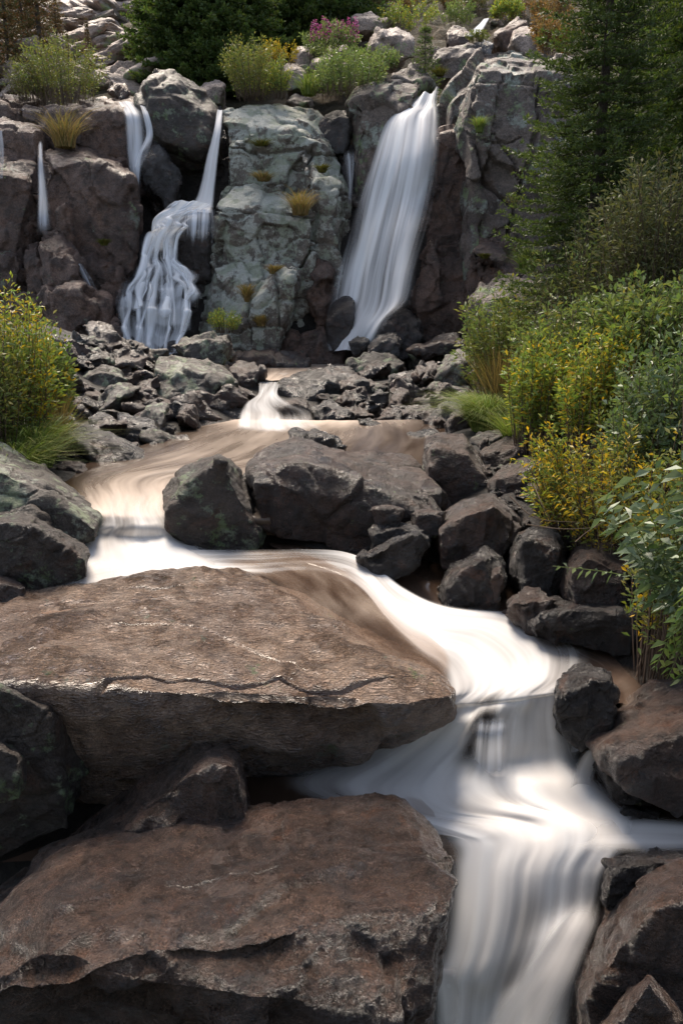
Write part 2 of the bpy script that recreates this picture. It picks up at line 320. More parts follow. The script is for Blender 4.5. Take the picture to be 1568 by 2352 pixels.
def hull_pts(outline, ridge=None, r=.35, s=.25, Y=None, D=None, lean=.12, sink=.15, bot=None):
    up, lo = chains(outline)
    ux, uy = [p[0] for p in up], [p[1] for p in up]; lx, ly = [p[0] for p in lo], [p[1] for p in lo]
    x0, x1 = ux[0], ux[-1]
    if Y is None:
        k = max(range(len(lo)), key=lambda q: lo[q][1]); Y0 = hit(*lo[k])
    else: Y0 = Y
    wd = (x1 - x0) / F * Y0
    if ridge is None:
        ridge = []
        for q in (.12, .35, .62, .88):
            x = x0 + q * (x1 - x0); a, b = np.interp(x, ux, uy), np.interp(x, lx, ly)
            ridge.append((x, a + (b - a) * (r + .1 * math.sin(7 * q + SEED[0]))))
    pts = []
    Yl = []
    for p in lo:
        y = Y0 if Y is not None else min(max(hit(*p), Y0), Y0 + wd * .8)
        if p in (lo[0], lo[-1]): y = Y0 + (D if D else wd * .7) * .45
        Yl.append(y)
    if D is None:
        rm = ridge[len(ridge) // 2]; tm = min(up, key=lambda q: q[1]); Yr = Y0 * 1.02
        den = tn(tm[1]) + s
        D = (Yr * (tn(rm[1]) + s) / den - Y0) if den > .02 else wd
        D = min(max(D, .35 * wd), 1.3 * wd)
    for p, y in zip(lo[1:-1], Yl[1:-1]):
        a = P(p[0], p[1], y); pts += [a, a - (0, 0, sink)]
    for p, y in ((lo[0], Yl[0]), (lo[-1], Yl[-1])):
        a = P(p[0], p[1], y); pts.append(a)
    for p in ridge:
        pts.append(P(p[0], p[1], (np.interp(p[0], lx, Yl) if Y is None else Y) + lean * D + (p[2] if len(p) > 2 else 0)))
    zb = min(a[2] for a in pts) if bot is None else bot
    for p in up[1:-1]:
        f = 1.0; y = Y0 + D * f
        a = P(p[0], p[1], y); pts.append(a)
        b = np.array((a[0] * .97, a[1] + .25 * D, zb)); pts.append(b)
        pts.append(np.array((a[0], a[1] + .2 * D, a[2] - .35 * (a[2] - zb))))
    return pts, Y0, max(wd, D)
SEED_TXT = 0
def make_rock(name, label, mat, sets, Y0, size, amp=1.0, k=2.0, group=None, cat='boulder', strata=0, facet=1.0, joint=1.0, cracks=(), blocky=False, lump=1.0):
    SEED[0] += 1; sd_ = SEED[0]
    vox = max(k * Y0 / 739, .006)
    me = remesh(hull_mesh(sets), vox, 1)
    n = len(me.vertices); V = np.empty(n * 3, np.float32); me.vertices.foreach_get('co', V); V = V.reshape(-1, 3).astype(float)
    nr = np.empty(n * 3, np.float32); me.vertices.foreach_get('normal', nr); nr = nr.reshape(-1, 3).astype(float)
    q = V / size; A = size * amp
    wq = q + .10 * np.stack([vn(q * 3 + 1, sd_), vn(q * 3 + 5, sd_ + 1), vn(q * 3 + 9, sd_ + 2)], 1)
    d = A * .035 * lump * fbm(q * 1.7 + sd_ * 3.7, 3 if lump > 1 else 2, sd_)
    g = fbm(q * 6.0 + sd_, 5, sd_ + 9, .58)
    d += A * (.010 if blocky else .016 + .012 * (lump > 1)) * g
    if blocky:
        f1, e1 = facets(wq * (2.0, 2.0, 1.25) + sd_, sd_ + 3, .5, .75); f2, e2 = facets(wq * (5, 5, 3.4) + sd_, sd_ + 13, .6, .6)
    else: f1, e1 = facets(wq * 2.3 + sd_, sd_ + 3); f2, e2 = facets(wq * 5.5 + sd_, sd_ + 13); f1 = f1 * ss(0, .2, e1); f2 = f2 * ss(0, .2, e2)
    d += A * facet * (.095 * f1 + .034 * f2)
    d -= A * joint * (.022 * (1 - ss(0, .03 + .015 * joint, e1)) * ss(-.1, .3, vn(q * 1.3, sd_ + 40)) + (joint > 1) * .012 * (1 - ss(0, .08, e2)))
    if strata:
        h = (V[:, 2] + .25 * V[:, 0] * .3 + .12 * size * .3 * vn(q * 2.4, sd_)) * strata
        h = h + .35 * vn(q * 4, sd_ + 1)
        d += A * .055 * (ss(0, .25, h - np.floor(h)) - .5)
    for line, wpx, dep in cracks:            # a real groove cut along a traced line
        dz = V[:, 1] * CP - (V[:, 2] - EYE) * SP; px = 784 + F * V[:, 0] / dz; py = 1176 - F * (V[:, 1] * SP + (V[:, 2] - EYE) * CP) / dz
        px = px + 5 * vn(q * 9, sd_ + 50); py = py + 5 * vn(q * 9, sd_ + 51); best = np.full(n, 1e9)
        for (x1, y1), (x2, y2) in zip(line, line[1:]):
            t = np.clip(((px - x1) * (x2 - x1) + (py - y1) * (y2 - y1)) / ((x2 - x1) ** 2 + (y2 - y1) ** 2), 0, 1)
            best = np.minimum(best, np.hypot(px - x1 - t * (x2 - x1), py - y1 - t * (y2 - y1)))
        en = np.minimum(np.hypot(px - line[0][0], py - line[0][1]), np.hypot(px - line[-1][0], py - line[-1][1])); best = best / (.25 + .75 * ss(0, 110, en)) / (1 + .45 * vn(q * 7, sd_ + 52))
        if blocky: d -= dep * (1 - ss(wpx * .3, wpx, best)) * (nr[:, 1] < .2)
        else: V[:, 2] -= dep * (1 - ss(wpx * .3, wpx, best)) * (nr[:, 2] > .1)
    V += nr * d[:, None]
    me.vertices.foreach_set('co', V.astype(np.float32).ravel())
    lo_, hi_ = V.min(0), V.max(0); org = np.array([(lo_[0] + hi_[0]) / 2, (lo_[1] + hi_[1]) / 2, lo_[2]])
    me.vertices.foreach_set('co', (V - org).astype(np.float32).ravel())
    me.polygons.foreach_set('use_smooth', np.ones(len(me.polygons), bool)); me.update()
    me.materials.clear(); me.materials.append(M[mat]); me.name = name
    o = bpy.data.objects.new(name, me); C.objects.link(o); o.location = org
    return tag(o, label, cat, group)
def rock(label, mat, outline, name='boulder', group=None, amp=1.0, k=2.0, cat=None, strata=0, facet=1.0, **kw):
    pts, Y0, sz = hull_pts(outline, **kw)
    return make_rock(name, label, mat, [pts], Y0, sz, amp, k, group, cat or name.replace('_', ' '), strata, facet)
def cliff(label, mat, parts, name='cliff', cat='cliff', amp=1.0, k=1.7, strata=0, size=None, facet=1.25, group=None, joint=1.0, cracks=()):
    sets = []; Ys = []; szs = []
    for p in parts:
        a, Y0, s = hull_pts(**p); sets.append(a); Ys.append(Y0); szs.append(s)
    return make_rock(name, label, mat, sets, min(Ys), size or float(np.mean(szs)), amp * 1.45, k, group, cat, strata, facet, joint, cracks, blocky=True)
def blk(outline, Y, D, ridge=None, **kw): return dict(outline=outline, Y=Y, D=D, ridge=ridge, **kw)
#@ROCKS
# foreground
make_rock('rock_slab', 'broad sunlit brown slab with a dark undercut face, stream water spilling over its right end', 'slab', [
    hull_pts([(-260, 1475), (0, 1397), (130, 1370), (220, 1340), (300, 1325), (430, 1315), (545, 1314), (620, 1350), (700, 1400), (800, 1440), (960, 1480), (1046, 1570), (1035, 1612), (950, 1640), (890, 1690), (570, 1765), (300, 1830), (0, 1900), (-260, 1900)],
        ridge=[(-200, 1560), (0, 1600), (140, 1625), (280, 1622), (400, 1640), (560, 1640), (690, 1620), (830, 1612), (950, 1618), (1030, 1600, .15), (0, 1520, .32), (250, 1520, .36), (500, 1510, .40), (750, 1530, .34), (900, 1560, .25)], Y=4.85, D=1.6, lean=-.33)[0]],
    4.1, 2.2, amp=.42, k=1.35, cat='rock slab', lump=2.2, facet=.6, joint=0, cracks=[([(150, 1600), (275, 1579), (340, 1554), (380, 1556), (510, 1557), (605, 1560), (640, 1556), (715, 1571), (784, 1569), (900, 1562)], 4.5, .05), ([(712, 1572), (716, 1616)], 5, .06), ([(270, 1362), (350, 1372), (420, 1360)], 5, .03), ([(230, 1445), (360, 1440), (470, 1452), (600, 1500), (700, 1520)], 4, .015)])
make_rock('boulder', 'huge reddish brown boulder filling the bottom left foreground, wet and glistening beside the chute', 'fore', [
    hull_pts([(-250, 2230), (0, 2036), (55, 2018), (110, 1955), (180, 1925), (260, 1912), (310, 1870), (400, 1860), (500, 1840), (784, 1836), (900, 1822), (960, 1850), (1010, 1900), (1052, 1965), (1036, 2060), (1005, 2150), (985, 2250), (985, 2330), (700, 2480), (300, 2500), (-250, 2500)],
        ridge=[(-200, 2330, .05), (0, 2130, .42), (80, 2230), (190, 2255), (330, 2285), (450, 2300), (560, 2305), (650, 2312), (780, 2325), (900, 2330), (978, 2300, .12), (130, 2060, .47), (330, 2110, .40), (560, 2130, .40), (800, 2130, .40), (960, 2120, .44), (250, 2200, .16), (520, 2225, .13), (800, 2240, .14)], Y=3.05, D=1.05, lean=-.36)[0],
    hull_pts([(450, 2330), (520, 2290), (600, 2232), (640, 2300), (620, 2420), (480, 2420)], ridge=[(470, 2330), (560, 2310), (620, 2300)], Y=2.62, D=.4)[0]],
    2.7, 1.6, amp=.5, k=1.4, cat='boulder', lump=2.4, facet=.9, joint=0, cracks=[([(380, 2010), (560, 1985), (640, 1975)], 4, .01), ([(560, 2200), (640, 2150), (700, 2130)], 6, .02)])
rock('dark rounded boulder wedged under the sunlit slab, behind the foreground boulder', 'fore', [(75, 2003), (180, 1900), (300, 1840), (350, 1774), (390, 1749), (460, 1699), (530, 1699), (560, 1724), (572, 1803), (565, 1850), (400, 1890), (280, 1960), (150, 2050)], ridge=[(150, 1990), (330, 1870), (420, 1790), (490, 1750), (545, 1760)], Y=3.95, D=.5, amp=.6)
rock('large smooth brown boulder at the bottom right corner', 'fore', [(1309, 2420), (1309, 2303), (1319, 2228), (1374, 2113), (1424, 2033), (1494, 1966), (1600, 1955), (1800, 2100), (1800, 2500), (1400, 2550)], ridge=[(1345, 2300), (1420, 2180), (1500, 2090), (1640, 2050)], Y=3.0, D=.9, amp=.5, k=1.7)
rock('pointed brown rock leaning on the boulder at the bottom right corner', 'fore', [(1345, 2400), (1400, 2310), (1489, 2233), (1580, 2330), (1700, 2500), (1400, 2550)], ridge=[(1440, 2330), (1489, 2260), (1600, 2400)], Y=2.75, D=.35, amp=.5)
rock('brown flat topped boulder at the right edge, thin water sliding down its left side', 'brown', [(1339, 1703), (1400, 1660), (1449, 1620), (1499, 1568), (1600, 1555), (1750, 1600), (1750, 1830), (1568, 1835), (1504, 1800), (1420, 1750)], ridge=[(1400, 1712), (1440, 1735), (1500, 1690), (1600, 1670)], Y=4.15, D=.9, amp=.6)
rock('black wet rock below the flat topped boulder at the right edge', 'dark', [(1366, 1742), (1400, 1712), (1440, 1740), (1510, 1785), (1500, 1815), (1410, 1800)], Y=4.3, D=.35)
rock('wet black rock splitting the falls, its top glistening', 'dark', [(1276, 1560), (1300, 1535), (1349, 1520), (1404, 1540), (1419, 1593), (1400, 1650), (1334, 1683), (1299, 1653), (1284, 1600)], ridge=[(1290, 1580), (1350, 1575), (1400, 1560)], Y=4.62, D=.4, amp=.8)
rock('small wet rock poking out of the foam at the right', 'dark', [(1405, 1872), (1434, 1850), (1484, 1849), (1520, 1864), (1508, 1884), (1420, 1888)], Y=4.22, D=.2)
rock('dark ledge at the lip of the lower chute, in front of the corner boulder', 'dark', [(1385, 1985), (1434, 1963), (1519, 1955), (1600, 1960), (1560, 2030), (1474, 2060), (1394, 2050)], Y=3.6, D=.35)
rock('brown wet rock standing behind the middle threads of the falls', 'dark', [(1050, 1690), (1062, 1650), (1094, 1622), (1130, 1660), (1142, 1735), (1084, 1765), (1056, 1745)], Y=4.68, D=.45, amp=.6)
rock('lichen spotted block under the left end of the sunlit slab', 'mossy', [(-260, 1500), (0, 1500), (100, 1545), (155, 1610), (190, 1720), (150, 1860), (0, 1930), (-260, 1930)], ridge=[(-200, 1570), (0, 1580), (110, 1630), (60, 1750, .05)], Y=4.05, D=1.1, amp=.6)
rock('small rock crusted with pale green lichen at the left edge, below the lichen spotted block', 'mossy', [(-120, 1720), (0, 1690), (40, 1700), (62, 1745), (40, 1790), (0, 1800), (-120, 1800)], Y=3.85, D=.4, amp=.6)
# left bank, near
rock('large boulder at the left edge with grey green lichen crust', 'lichen', [(-160, 1010), (0, 1024), (30, 1039), (120, 1084), (170, 1119), (200, 1154), (226, 1184), (222, 1215), (165, 1235), (0, 1250), (-160, 1250)], ridge=[(-100, 1060), (20, 1090), (90, 1120), (160, 1160), (205, 1190)], Y=7.0, D=1.3, amp=.6)
rock('dark boulder in front of the lichen crusted one at the left edge', 'mossy', [(-100, 1190), (0, 1184), (30, 1169), (75, 1168), (140, 1209), (200, 1264), (198, 1290), (125, 1325), (70, 1345), (-100, 1360)], ridge=[(-60, 1220), (20, 1200), (80, 1205), (150, 1260)], Y=6.3, D=.7, amp=.7)
rock('low dark boulder half out of frame beside the left trickle', 'brown', [(-80, 1310), (0, 1307), (30, 1314), (65, 1344), (72, 1369), (30, 1395), (-80, 1400)], Y=6.0, D=.5, amp=.7)
rock('rounded brown rock veiled by the left branch of the stream', 'brown', [(92, 1362), (120, 1320), (150, 1300), (195, 1294), (240, 1325), (235, 1365), (130, 1385)], Y=6.4, D=.5, amp=.6)
rock('pointed dark boulder standing in mid stream, grey lichen on its right face', 'mossy', [(375, 1140), (382, 1120), (400, 1104), (425, 1074), (470, 1052), (506, 1039), (530, 1055), (555, 1079), (575, 1120), (590, 1154), (607, 1209), (592, 1232), (520, 1252), (450, 1234), (420, 1200), (382, 1182)], ridge=[(395, 1140), (440, 1100), (508, 1060), (510, 1144), (480, 1186), (540, 1190, .25)], Y=7.2, D=.8, amp=.55)
rock('biggest boulder in mid stream with a long sloping brown back', 'brown', [(575, 1060), (600, 1035), (640, 1010), (680, 1000), (760, 1015), (850, 1040), (960, 1062), (990, 1090), (1010, 1130), (1025, 1168), (990, 1185), (880, 1205), (820, 1237), (740, 1230), (640, 1207), (596, 1180), (585, 1110)], ridge=[(610, 1070), (690, 1055), (780, 1085), (860, 1100), (930, 1130), (985, 1140)], Y=7.45, D=1.5, amp=.55)
rock('narrow dark stone squeezed between the two mid stream boulders', 'dark', [(553, 1090), (575, 1074), (600, 1085), (605, 1180), (590, 1190), (560, 1120)], Y=7.8, D=.3)
rock('flat stone lying behind the biggest mid stream boulder', 'dark', [(660, 992), (690, 980), (740, 993), (800, 1026), (760, 1040), (665, 1010)], Y=10.0, D=.7)
# left boulder field
rock('big boulder blotched with pale green lichen at the foot of the cliff', 'lichen', [(347, 888), (356, 845), (367, 819), (440, 816), (525, 844), (550, 879), (546, 924), (495, 938), (430, 926), (367, 908)], ridge=[(360, 850), (420, 850), (500, 868), (530, 885)], D=1.6, amp=.7)
rock('flat lichen spotted rock resting behind the pale green boulder', 'lichen', [(388, 795), (430, 772), (525, 767), (531, 787), (500, 824), (440, 822)], D=1.2, Y=16.5)
rock('flat topped pinkish rock right below the pale green boulder', 'brown', [(347, 930), (370, 915), (435, 929), (502, 959), (506, 981), (465, 998), (400, 986), (370, 960)], ridge=[(380, 950), (430, 965), (495, 972)], amp=.8)
rock('long dark rounded boulder at the left edge of the calm pool', 'dark', [(157, 990), (180, 971), (260, 994), (335, 1034), (341, 1064), (300, 1076), (240, 1080), (175, 1040)], amp=.6)
rock('chunky black rock behind the long rounded boulder', 'dark', [(268, 985), (275, 950), (350, 962), (366, 985), (350, 1012), (300, 1018)])
rock('black angular stone at the water beside the little falls', 'dark', [(480, 948), (495, 928), (555, 934), (566, 952), (545, 970), (500, 966)])
rock('speckled low stone standing at the pool edge left of the little falls', 'brown', [(505, 995), (530, 964), (590, 967), (596, 984), (560, 998)])
rock('small pale topped stone in a notch of the pool shore', 'brown', [(362, 1015), (370, 996), (430, 999), (436, 1014), (400, 1030), (370, 1042)])
rock('white upright pebble between the shore stones', 'pale', [(440, 985), (443, 973), (458, 973), (463, 985), (458, 1000), (444, 1000)], name='pebble')
rock('grey green rounded rock among rubble at the cliff foot', 'lichen', [(180, 865), (215, 838), (260, 842), (300, 872), (290, 893), (240, 895)])
rock('pinkish ridge of rock sunk in the left rubble', 'brown', [(180, 905), (205, 890), (255, 905), (278, 930), (262, 940), (215, 935)])
rock('dull flat rock under the yellow shrub at the left', 'brown', [(115, 905), (150, 893), (195, 920), (205, 950), (180, 968), (120, 950)])
rock('low brown rock at the shore in front of the lichen crusted boulder', 'brown', [(130, 1075), (150, 1058), (190, 1065), (205, 1085), (195, 1100), (140, 1098)])
rock('pale brown shore rock at the left end of the calm pool', 'brown', [(52, 1050), (90, 1038), (125, 1050), (120, 1072), (70, 1072)])
rock('brown lump right behind the little falls', 'brown', [(525, 850), (545, 830), (580, 830), (607, 850), (603, 880), (560, 893), (535, 880)])
rock('large low dark rock damming the upper pool', 'dark', [(640, 892), (660, 872), (700, 856), (760, 842), (806, 847), (812, 880), (770, 915), (720, 928), (655, 910)], ridge=[(670, 895), (740, 880), (800, 875)], D=1.4, amp=.7)
for i, (o, l) in enumerate([([(270, 800), (300, 782), (345, 795), (340, 815), (290, 820)], 'brown'), ([(215, 818), (235, 790), (262, 800), (265, 822)], 'lichen'), ([(325, 818), (345, 800), (390, 803), (385, 826), (340, 830)], 'lichen'), ([(160, 840), (185, 822), (215, 828), (205, 848)], 'lichen'), ([(290, 850), (320, 835), (340, 860), (330, 885), (305, 880)], 'brown'),
    ([(255, 925), (300, 905), (350, 925), (340, 950), (280, 950)], 'brown'), ([(200, 960), (225, 945), (262, 958), (250, 985), (215, 985)], 'dark'), ([(95, 985), (120, 968), (152, 985), (150, 1010), (105, 1010)], 'brown'), ([(62, 1018), (100, 1002), (130, 1020), (125, 1042), (75, 1045)], 'dark'), ([(330, 1030), (355, 1005), (378, 1030), (360, 1055), (335, 1050)], 'dark'), ([(385, 1000), (410, 985), (440, 1000), (430, 1015)], 'dark'), ([(300, 890), (345, 880), (360, 905), (340, 925), (305, 915)], 'brown')]):
    rock('angular stone in the rubble between the left cliff and the calm pool', l, o, name='stone', group='angular stones left of the pool')
# right boulder field
for o, m, l in [
    ([(798, 835), (835, 808), (880, 806), (936, 828), (930, 852), (900, 857), (860, 874), (800, 858)], 'lichen', 'pale topped flat boulder in front of the main fall'),
    ([(934, 812), (984, 800), (1024, 802), (1030, 815), (1000, 840), (980, 857), (945, 845)], 'lichen', 'white spotted lichen rock right of the pale topped flat boulder'),
    ([(996, 869), (1012, 830), (1054, 804), (1084, 819), (1082, 874), (1049, 896), (1010, 886)], 'lichen', 'round pale green boulder beside the right hand grass'),
    ([(964, 866), (984, 832), (1001, 829), (1006, 849), (994, 881)], 'brown', 'narrow brown stone leaning on the round pale green boulder'),
    ([(889, 869), (914, 853), (960, 854), (973, 879), (969, 901), (909, 906), (891, 892)], 'dark', 'dark squarish boulder below the white spotted rock'),
    ([(762, 846), (784, 840), (812, 862), (808, 885), (780, 890)], 'brown', 'reddish stone at the right end of the low dam rock'),
    ([(810, 878), (830, 866), (852, 875), (850, 904), (818, 906)], 'dark', 'bluish wet stone with a trickle on each side'),
    ([(847, 908), (869, 895), (895, 899), (891, 934), (869, 946), (849, 930)], 'dark', 'upright black stone below the bluish wet stone'),
    ([(768, 912), (800, 905), (834, 919), (829, 952), (796, 945)], 'brown', 'lit wedge of rock among black stones by the pool'),
    ([(713, 945), (720, 930), (760, 916), (802, 943), (792, 970), (730, 970)], 'dark', 'black rock at the right end of the little falls'),
    ([(949, 905), (990, 895), (1031, 893), (1030, 915), (960, 925)], 'dark', 'thin dark slab stacked under the round pale green boulder'),
    ([(1026, 886), (1060, 884), (1086, 894), (1084, 911), (1034, 905)], 'lichen', 'flat grey plate of stone at the edge of the grass'),
    ([(919, 962), (954, 926), (984, 926), (996, 944), (949, 972)], 'dark', 'wedge shaped brown stone at the far shore of the pool'),
    ([(969, 972), (1004, 934), (1046, 929), (1040, 960), (1010, 982)], 'dark', 'grey sloping stone beside the wedge shaped one'),
    ([(1022, 976), (1039, 944), (1064, 934), (1091, 944), (1088, 971), (1064, 991), (1034, 996)], 'brown', 'purplish brown blocky stone under the grass edge'),
    ([(1082, 976), (1109, 952), (1136, 969), (1131, 996), (1094, 996)], 'dark', 'dark stone just above the bright green lichen slab'),
    ([(1095, 950), (1120, 932), (1170, 925), (1180, 960), (1140, 970)], 'lichen', 'mossy speckled boulder peeping out below the grass'),
    ([(1074, 1010), (1114, 989), (1154, 982), (1161, 999), (1124, 1016), (1094, 1026)], 'lichen', 'tilted slab with a bright green lichen patch'),
    ([(880, 1025), (920, 1000), (980, 985), (1010, 995), (980, 1015), (900, 1035)], 'dark', 'long thin slab lying at the pool edge behind the upright boulder'),
    ([(895, 1030), (930, 1024), (945, 1040), (925, 1052), (898, 1048)], 'brown', 'flat little stone at the right shore of the pool'),
    ([(942, 1020), (960, 1010), (978, 1022), (970, 1040), (948, 1040)], 'brown', 'small pinkish stone touching the upright boulder'),
    ]:
    rock(l, m, o, name='stone' if o[-1][0] < 0 else 'boulder')
rock('upright rounded brown boulder with a small white scratch on its face', 'brown', [(975, 1034), (980, 1004), (1019, 993), (1064, 999), (1092, 1034), (1126, 1089), (1126, 1116), (1074, 1151), (1034, 1146), (999, 1116), (982, 1075)], ridge=[(985, 1030), (1030, 1035), (1075, 1045)], D=.8, Y=8.3, amp=.55)
rock('smooth brown boulder leaning behind the upright one', 'brown', [(1099, 1042), (1134, 1019), (1169, 996), (1211, 1024), (1221, 1044), (1164, 1078), (1129, 1088)], Y=9.0, D=.8, amp=.6)
rock('low brown boulder under the tip of the yellow willow', 'brown', [(1217, 1030), (1245, 1016), (1276, 1022), (1288, 1044), (1264, 1072), (1224, 1062)], Y=9.0, D=.6)
rock('rounded purple brown boulder under the yellow willow branch', 'brown', [(1122, 1112), (1144, 1079), (1214, 1050), (1251, 1062), (1225, 1112), (1209, 1134), (1149, 1142)], Y=7.9, D=.7, amp=.6)
rock('smooth purple stone in the shade of the yellow willow', 'brown', [(1212, 1112), (1264, 1100), (1311, 1134), (1284, 1180), (1234, 1180)], Y=7.5, D=.6, amp=.6)
rock('broad angular dark boulder at the right bank with a lit upper facet', 'brown', [(998, 1232), (1004, 1204), (1034, 1167), (1064, 1144), (1129, 1128), (1160, 1150), (1191, 1179), (1196, 1211), (1154, 1255), (1084, 1276), (1019, 1274)], ridge=[(1015, 1215), (1060, 1185), (1135, 1165), (1140, 1220, .1)], Y=6.9, D=.7, amp=.6)
rock('slim bluish bar of rock at the water below the biggest boulder', 'dark', [(847, 1211), (874, 1199), (989, 1204), (996, 1224), (959, 1244), (884, 1250), (857, 1238)], Y=7.0, D=.35)
rock('tilted dark plank shaped rock above the rushing chute', 'dark', [(814, 1281), (834, 1262), (954, 1212), (988, 1249), (940, 1290), (874, 1304)], ridge=[(835, 1275), (900, 1250), (965, 1225)], Y=6.6, D=.35)
rock('reddish speckled stone resting against the biggest boulder', 'brown', [(847, 1166), (894, 1154), (928, 1166), (919, 1186), (869, 1198)], Y=7.15, D=.35)
rock('pinkish grey stone right of the reddish speckled one', 'brown', [(942, 1181), (954, 1167), (1031, 1172), (1004, 1201), (969, 1210)], Y=7.1, D=.35)
rock('dark boulder whose foot stands in the shaded swirl', 'dark', [(1003, 1368), (1015, 1330), (1034, 1304), (1079, 1269), (1114, 1248), (1156, 1274), (1166, 1330), (1140, 1375), (1090, 1402), (1030, 1395)], ridge=[(1025, 1350), (1060, 1310), (1110, 1285)], Y=6.25, D=.6, amp=.7)
rock('small orange brown stone standing on end before the dark boulders', 'brown', [(1123, 1342), (1130, 1305), (1150, 1299), (1158, 1340), (1144, 1358)], Y=6.2, D=.2)
rock('tall dark blocky boulder left of the shaded hollow', 'dark', [(1176, 1300), (1185, 1220), (1225, 1205), (1266, 1209), (1296, 1244), (1302, 1340), (1260, 1362), (1205, 1355)], ridge=[(1200, 1240), (1240, 1245), (1285, 1260)], Y=6.3, D=.7, amp=.7)
rock('low rounded boulder in the shade with twigs lying on it', 'brown', [(1292, 1358), (1300, 1290), (1325, 1258), (1370, 1244), (1424, 1249), (1452, 1300), (1445, 1375), (1320, 1380)], Y=5.9, D=.7, amp=.6)
rock('long low dark rock along the still pool at the right', 'dark', [(1207, 1420), (1234, 1388), (1279, 1376), (1409, 1372), (1536, 1382), (1540, 1410), (1490, 1450), (1424, 1470), (1324, 1452), (1224, 1437)], ridge=[(1240, 1405), (1320, 1400), (1420, 1402), (1510, 1400)], Y=5.55, D=.5, amp=.6)
rock('round topped brown stone in front of the long low rock', 'brown', [(1159, 1412), (1174, 1373), (1209, 1348), (1236, 1353), (1281, 1378), (1252, 1405), (1214, 1424)], Y=5.75, D=.35)
rock('dark boulder at the right edge hidden by drooping leaves', 'dark', [(1430, 1330), (1450, 1240), (1520, 1180), (1620, 1170), (1680, 1300), (1620, 1400), (1480, 1390)], Y=5.7, D=.8)
rock('shaded boulder under the willow at the right edge', 'dark', [(1290, 1230), (1310, 1170), (1380, 1130), (1480, 1120), (1520, 1200), (1460, 1270), (1330, 1270)], Y=6.6, D=.9)
# upper boulders
rock('great round boulder perched above the left falls, rusty underside', 'mossy', [(318, 235), (330, 185), (358, 157), (395, 152), (450, 200), (500, 243), (502, 268), (480, 312), (435, 328), (375, 308), (340, 280)], ridge=[(345, 200), (392, 215), (440, 245), (480, 255)], Y=22.3, D=1.6, amp=.7, bot=EYE + 3.3)
rock('dark angular block wedged between the left falls', 'dark', [(312, 362), (322, 335), (350, 313), (385, 340), (420, 412), (400, 440), (378, 458), (350, 428)], ridge=[(330, 370), (355, 380), (375, 345)], Y=21.9, D=.8, bot=EYE + 2.0)
rock('black rock with thin water strands inside the left cascade', 'wetcliff', [(404, 560), (408, 495), (440, 482), (485, 492), (490, 560), (480, 625), (420, 640)], Y=21.0, D=1.0, bot=EYE - .2)
#@CLIFFS
cliff('tall grey green lichen covered rock tower between the falls', 'tower', [
    blk([(516, 258), (560, 236), (640, 234), (715, 252), (748, 290), (768, 345), (775, 420), (700, 480), (530, 480), (520, 330)], 22.0, 2.2, ridge=[(530, 310), (600, 300), (690, 310), (750, 350)], sink=2),
    blk([(497, 470), (502, 440), (520, 416), (570, 405), (640, 410), (690, 440), (718, 500), (716, 560), (680, 640), (560, 660), (490, 620), (492, 537)], 20.9, 1.5, ridge=[(512, 490), (600, 484), (715, 498), (540, 487)], lean=.05, sink=1.5),
    blk([(436, 790), (445, 745), (470, 680), (490, 560), (540, 540), (640, 560), (690, 615), (665, 655), (640, 680), (636, 745), (620, 800), (560, 830), (470, 800)], 20.0, 1.8, ridge=[(480, 640), (560, 630), (640, 640)], sink=.5, lean=.4),
    blk([(560, 690), (575, 645), (620, 630), (676, 617), (668, 652), (642, 678), (636, 745), (625, 800), (575, 820), (545, 780)], 19.7, 1.2, sink=.3),
    blk([(690, 345), (740, 345), (775, 380), (796, 460), (798, 505), (775, 590), (745, 605), (718, 560), (712, 420)], 21.3, 1.5, ridge=[(715, 470), (760, 455), (790, 462)], sink=1.5),
    ], name='rock_tower', cat='rock tower', amp=.42, strata=1.4, size=2.2, k=1.35, cracks=[([(528, 335), (620, 352), (700, 345), (770, 362)], 7, .14), ([(508, 440), (560, 425), (650, 445), (690, 470)], 5, .1), ([(505, 488), (600, 484), (716, 500)], 7, .12), ([(716, 340), (712, 420), (722, 500), (718, 565), (685, 620)], 9, .25), ([(572, 640), (578, 690), (570, 730), (580, 790)], 7, .15), ([(545, 660), (610, 640), (675, 618)], 6, .12), ([(640, 640), (640, 760)], 7, .15), ([(600, 240), (640, 290), (700, 300), (760, 345)], 5, .1)])
cliff('dark shaded rocks at the right foot of the lichen covered tower', 'cliff', [
    blk([(660, 660), (690, 598), (750, 600), (760, 650), (735, 720), (690, 740), (660, 720)], 20.8, 1.0, sink=1),
    blk([(618, 835), (640, 760), (700, 735), (745, 745), (785, 800), (780, 822), (700, 840)], 20.0, 1.2, sink=.3),
    blk([(636, 760), (650, 650), (700, 590), (760, 560), (775, 640), (758, 760)], 21.3, 1.2, sink=1)], size=1.4, k=1.6, amp=.9)
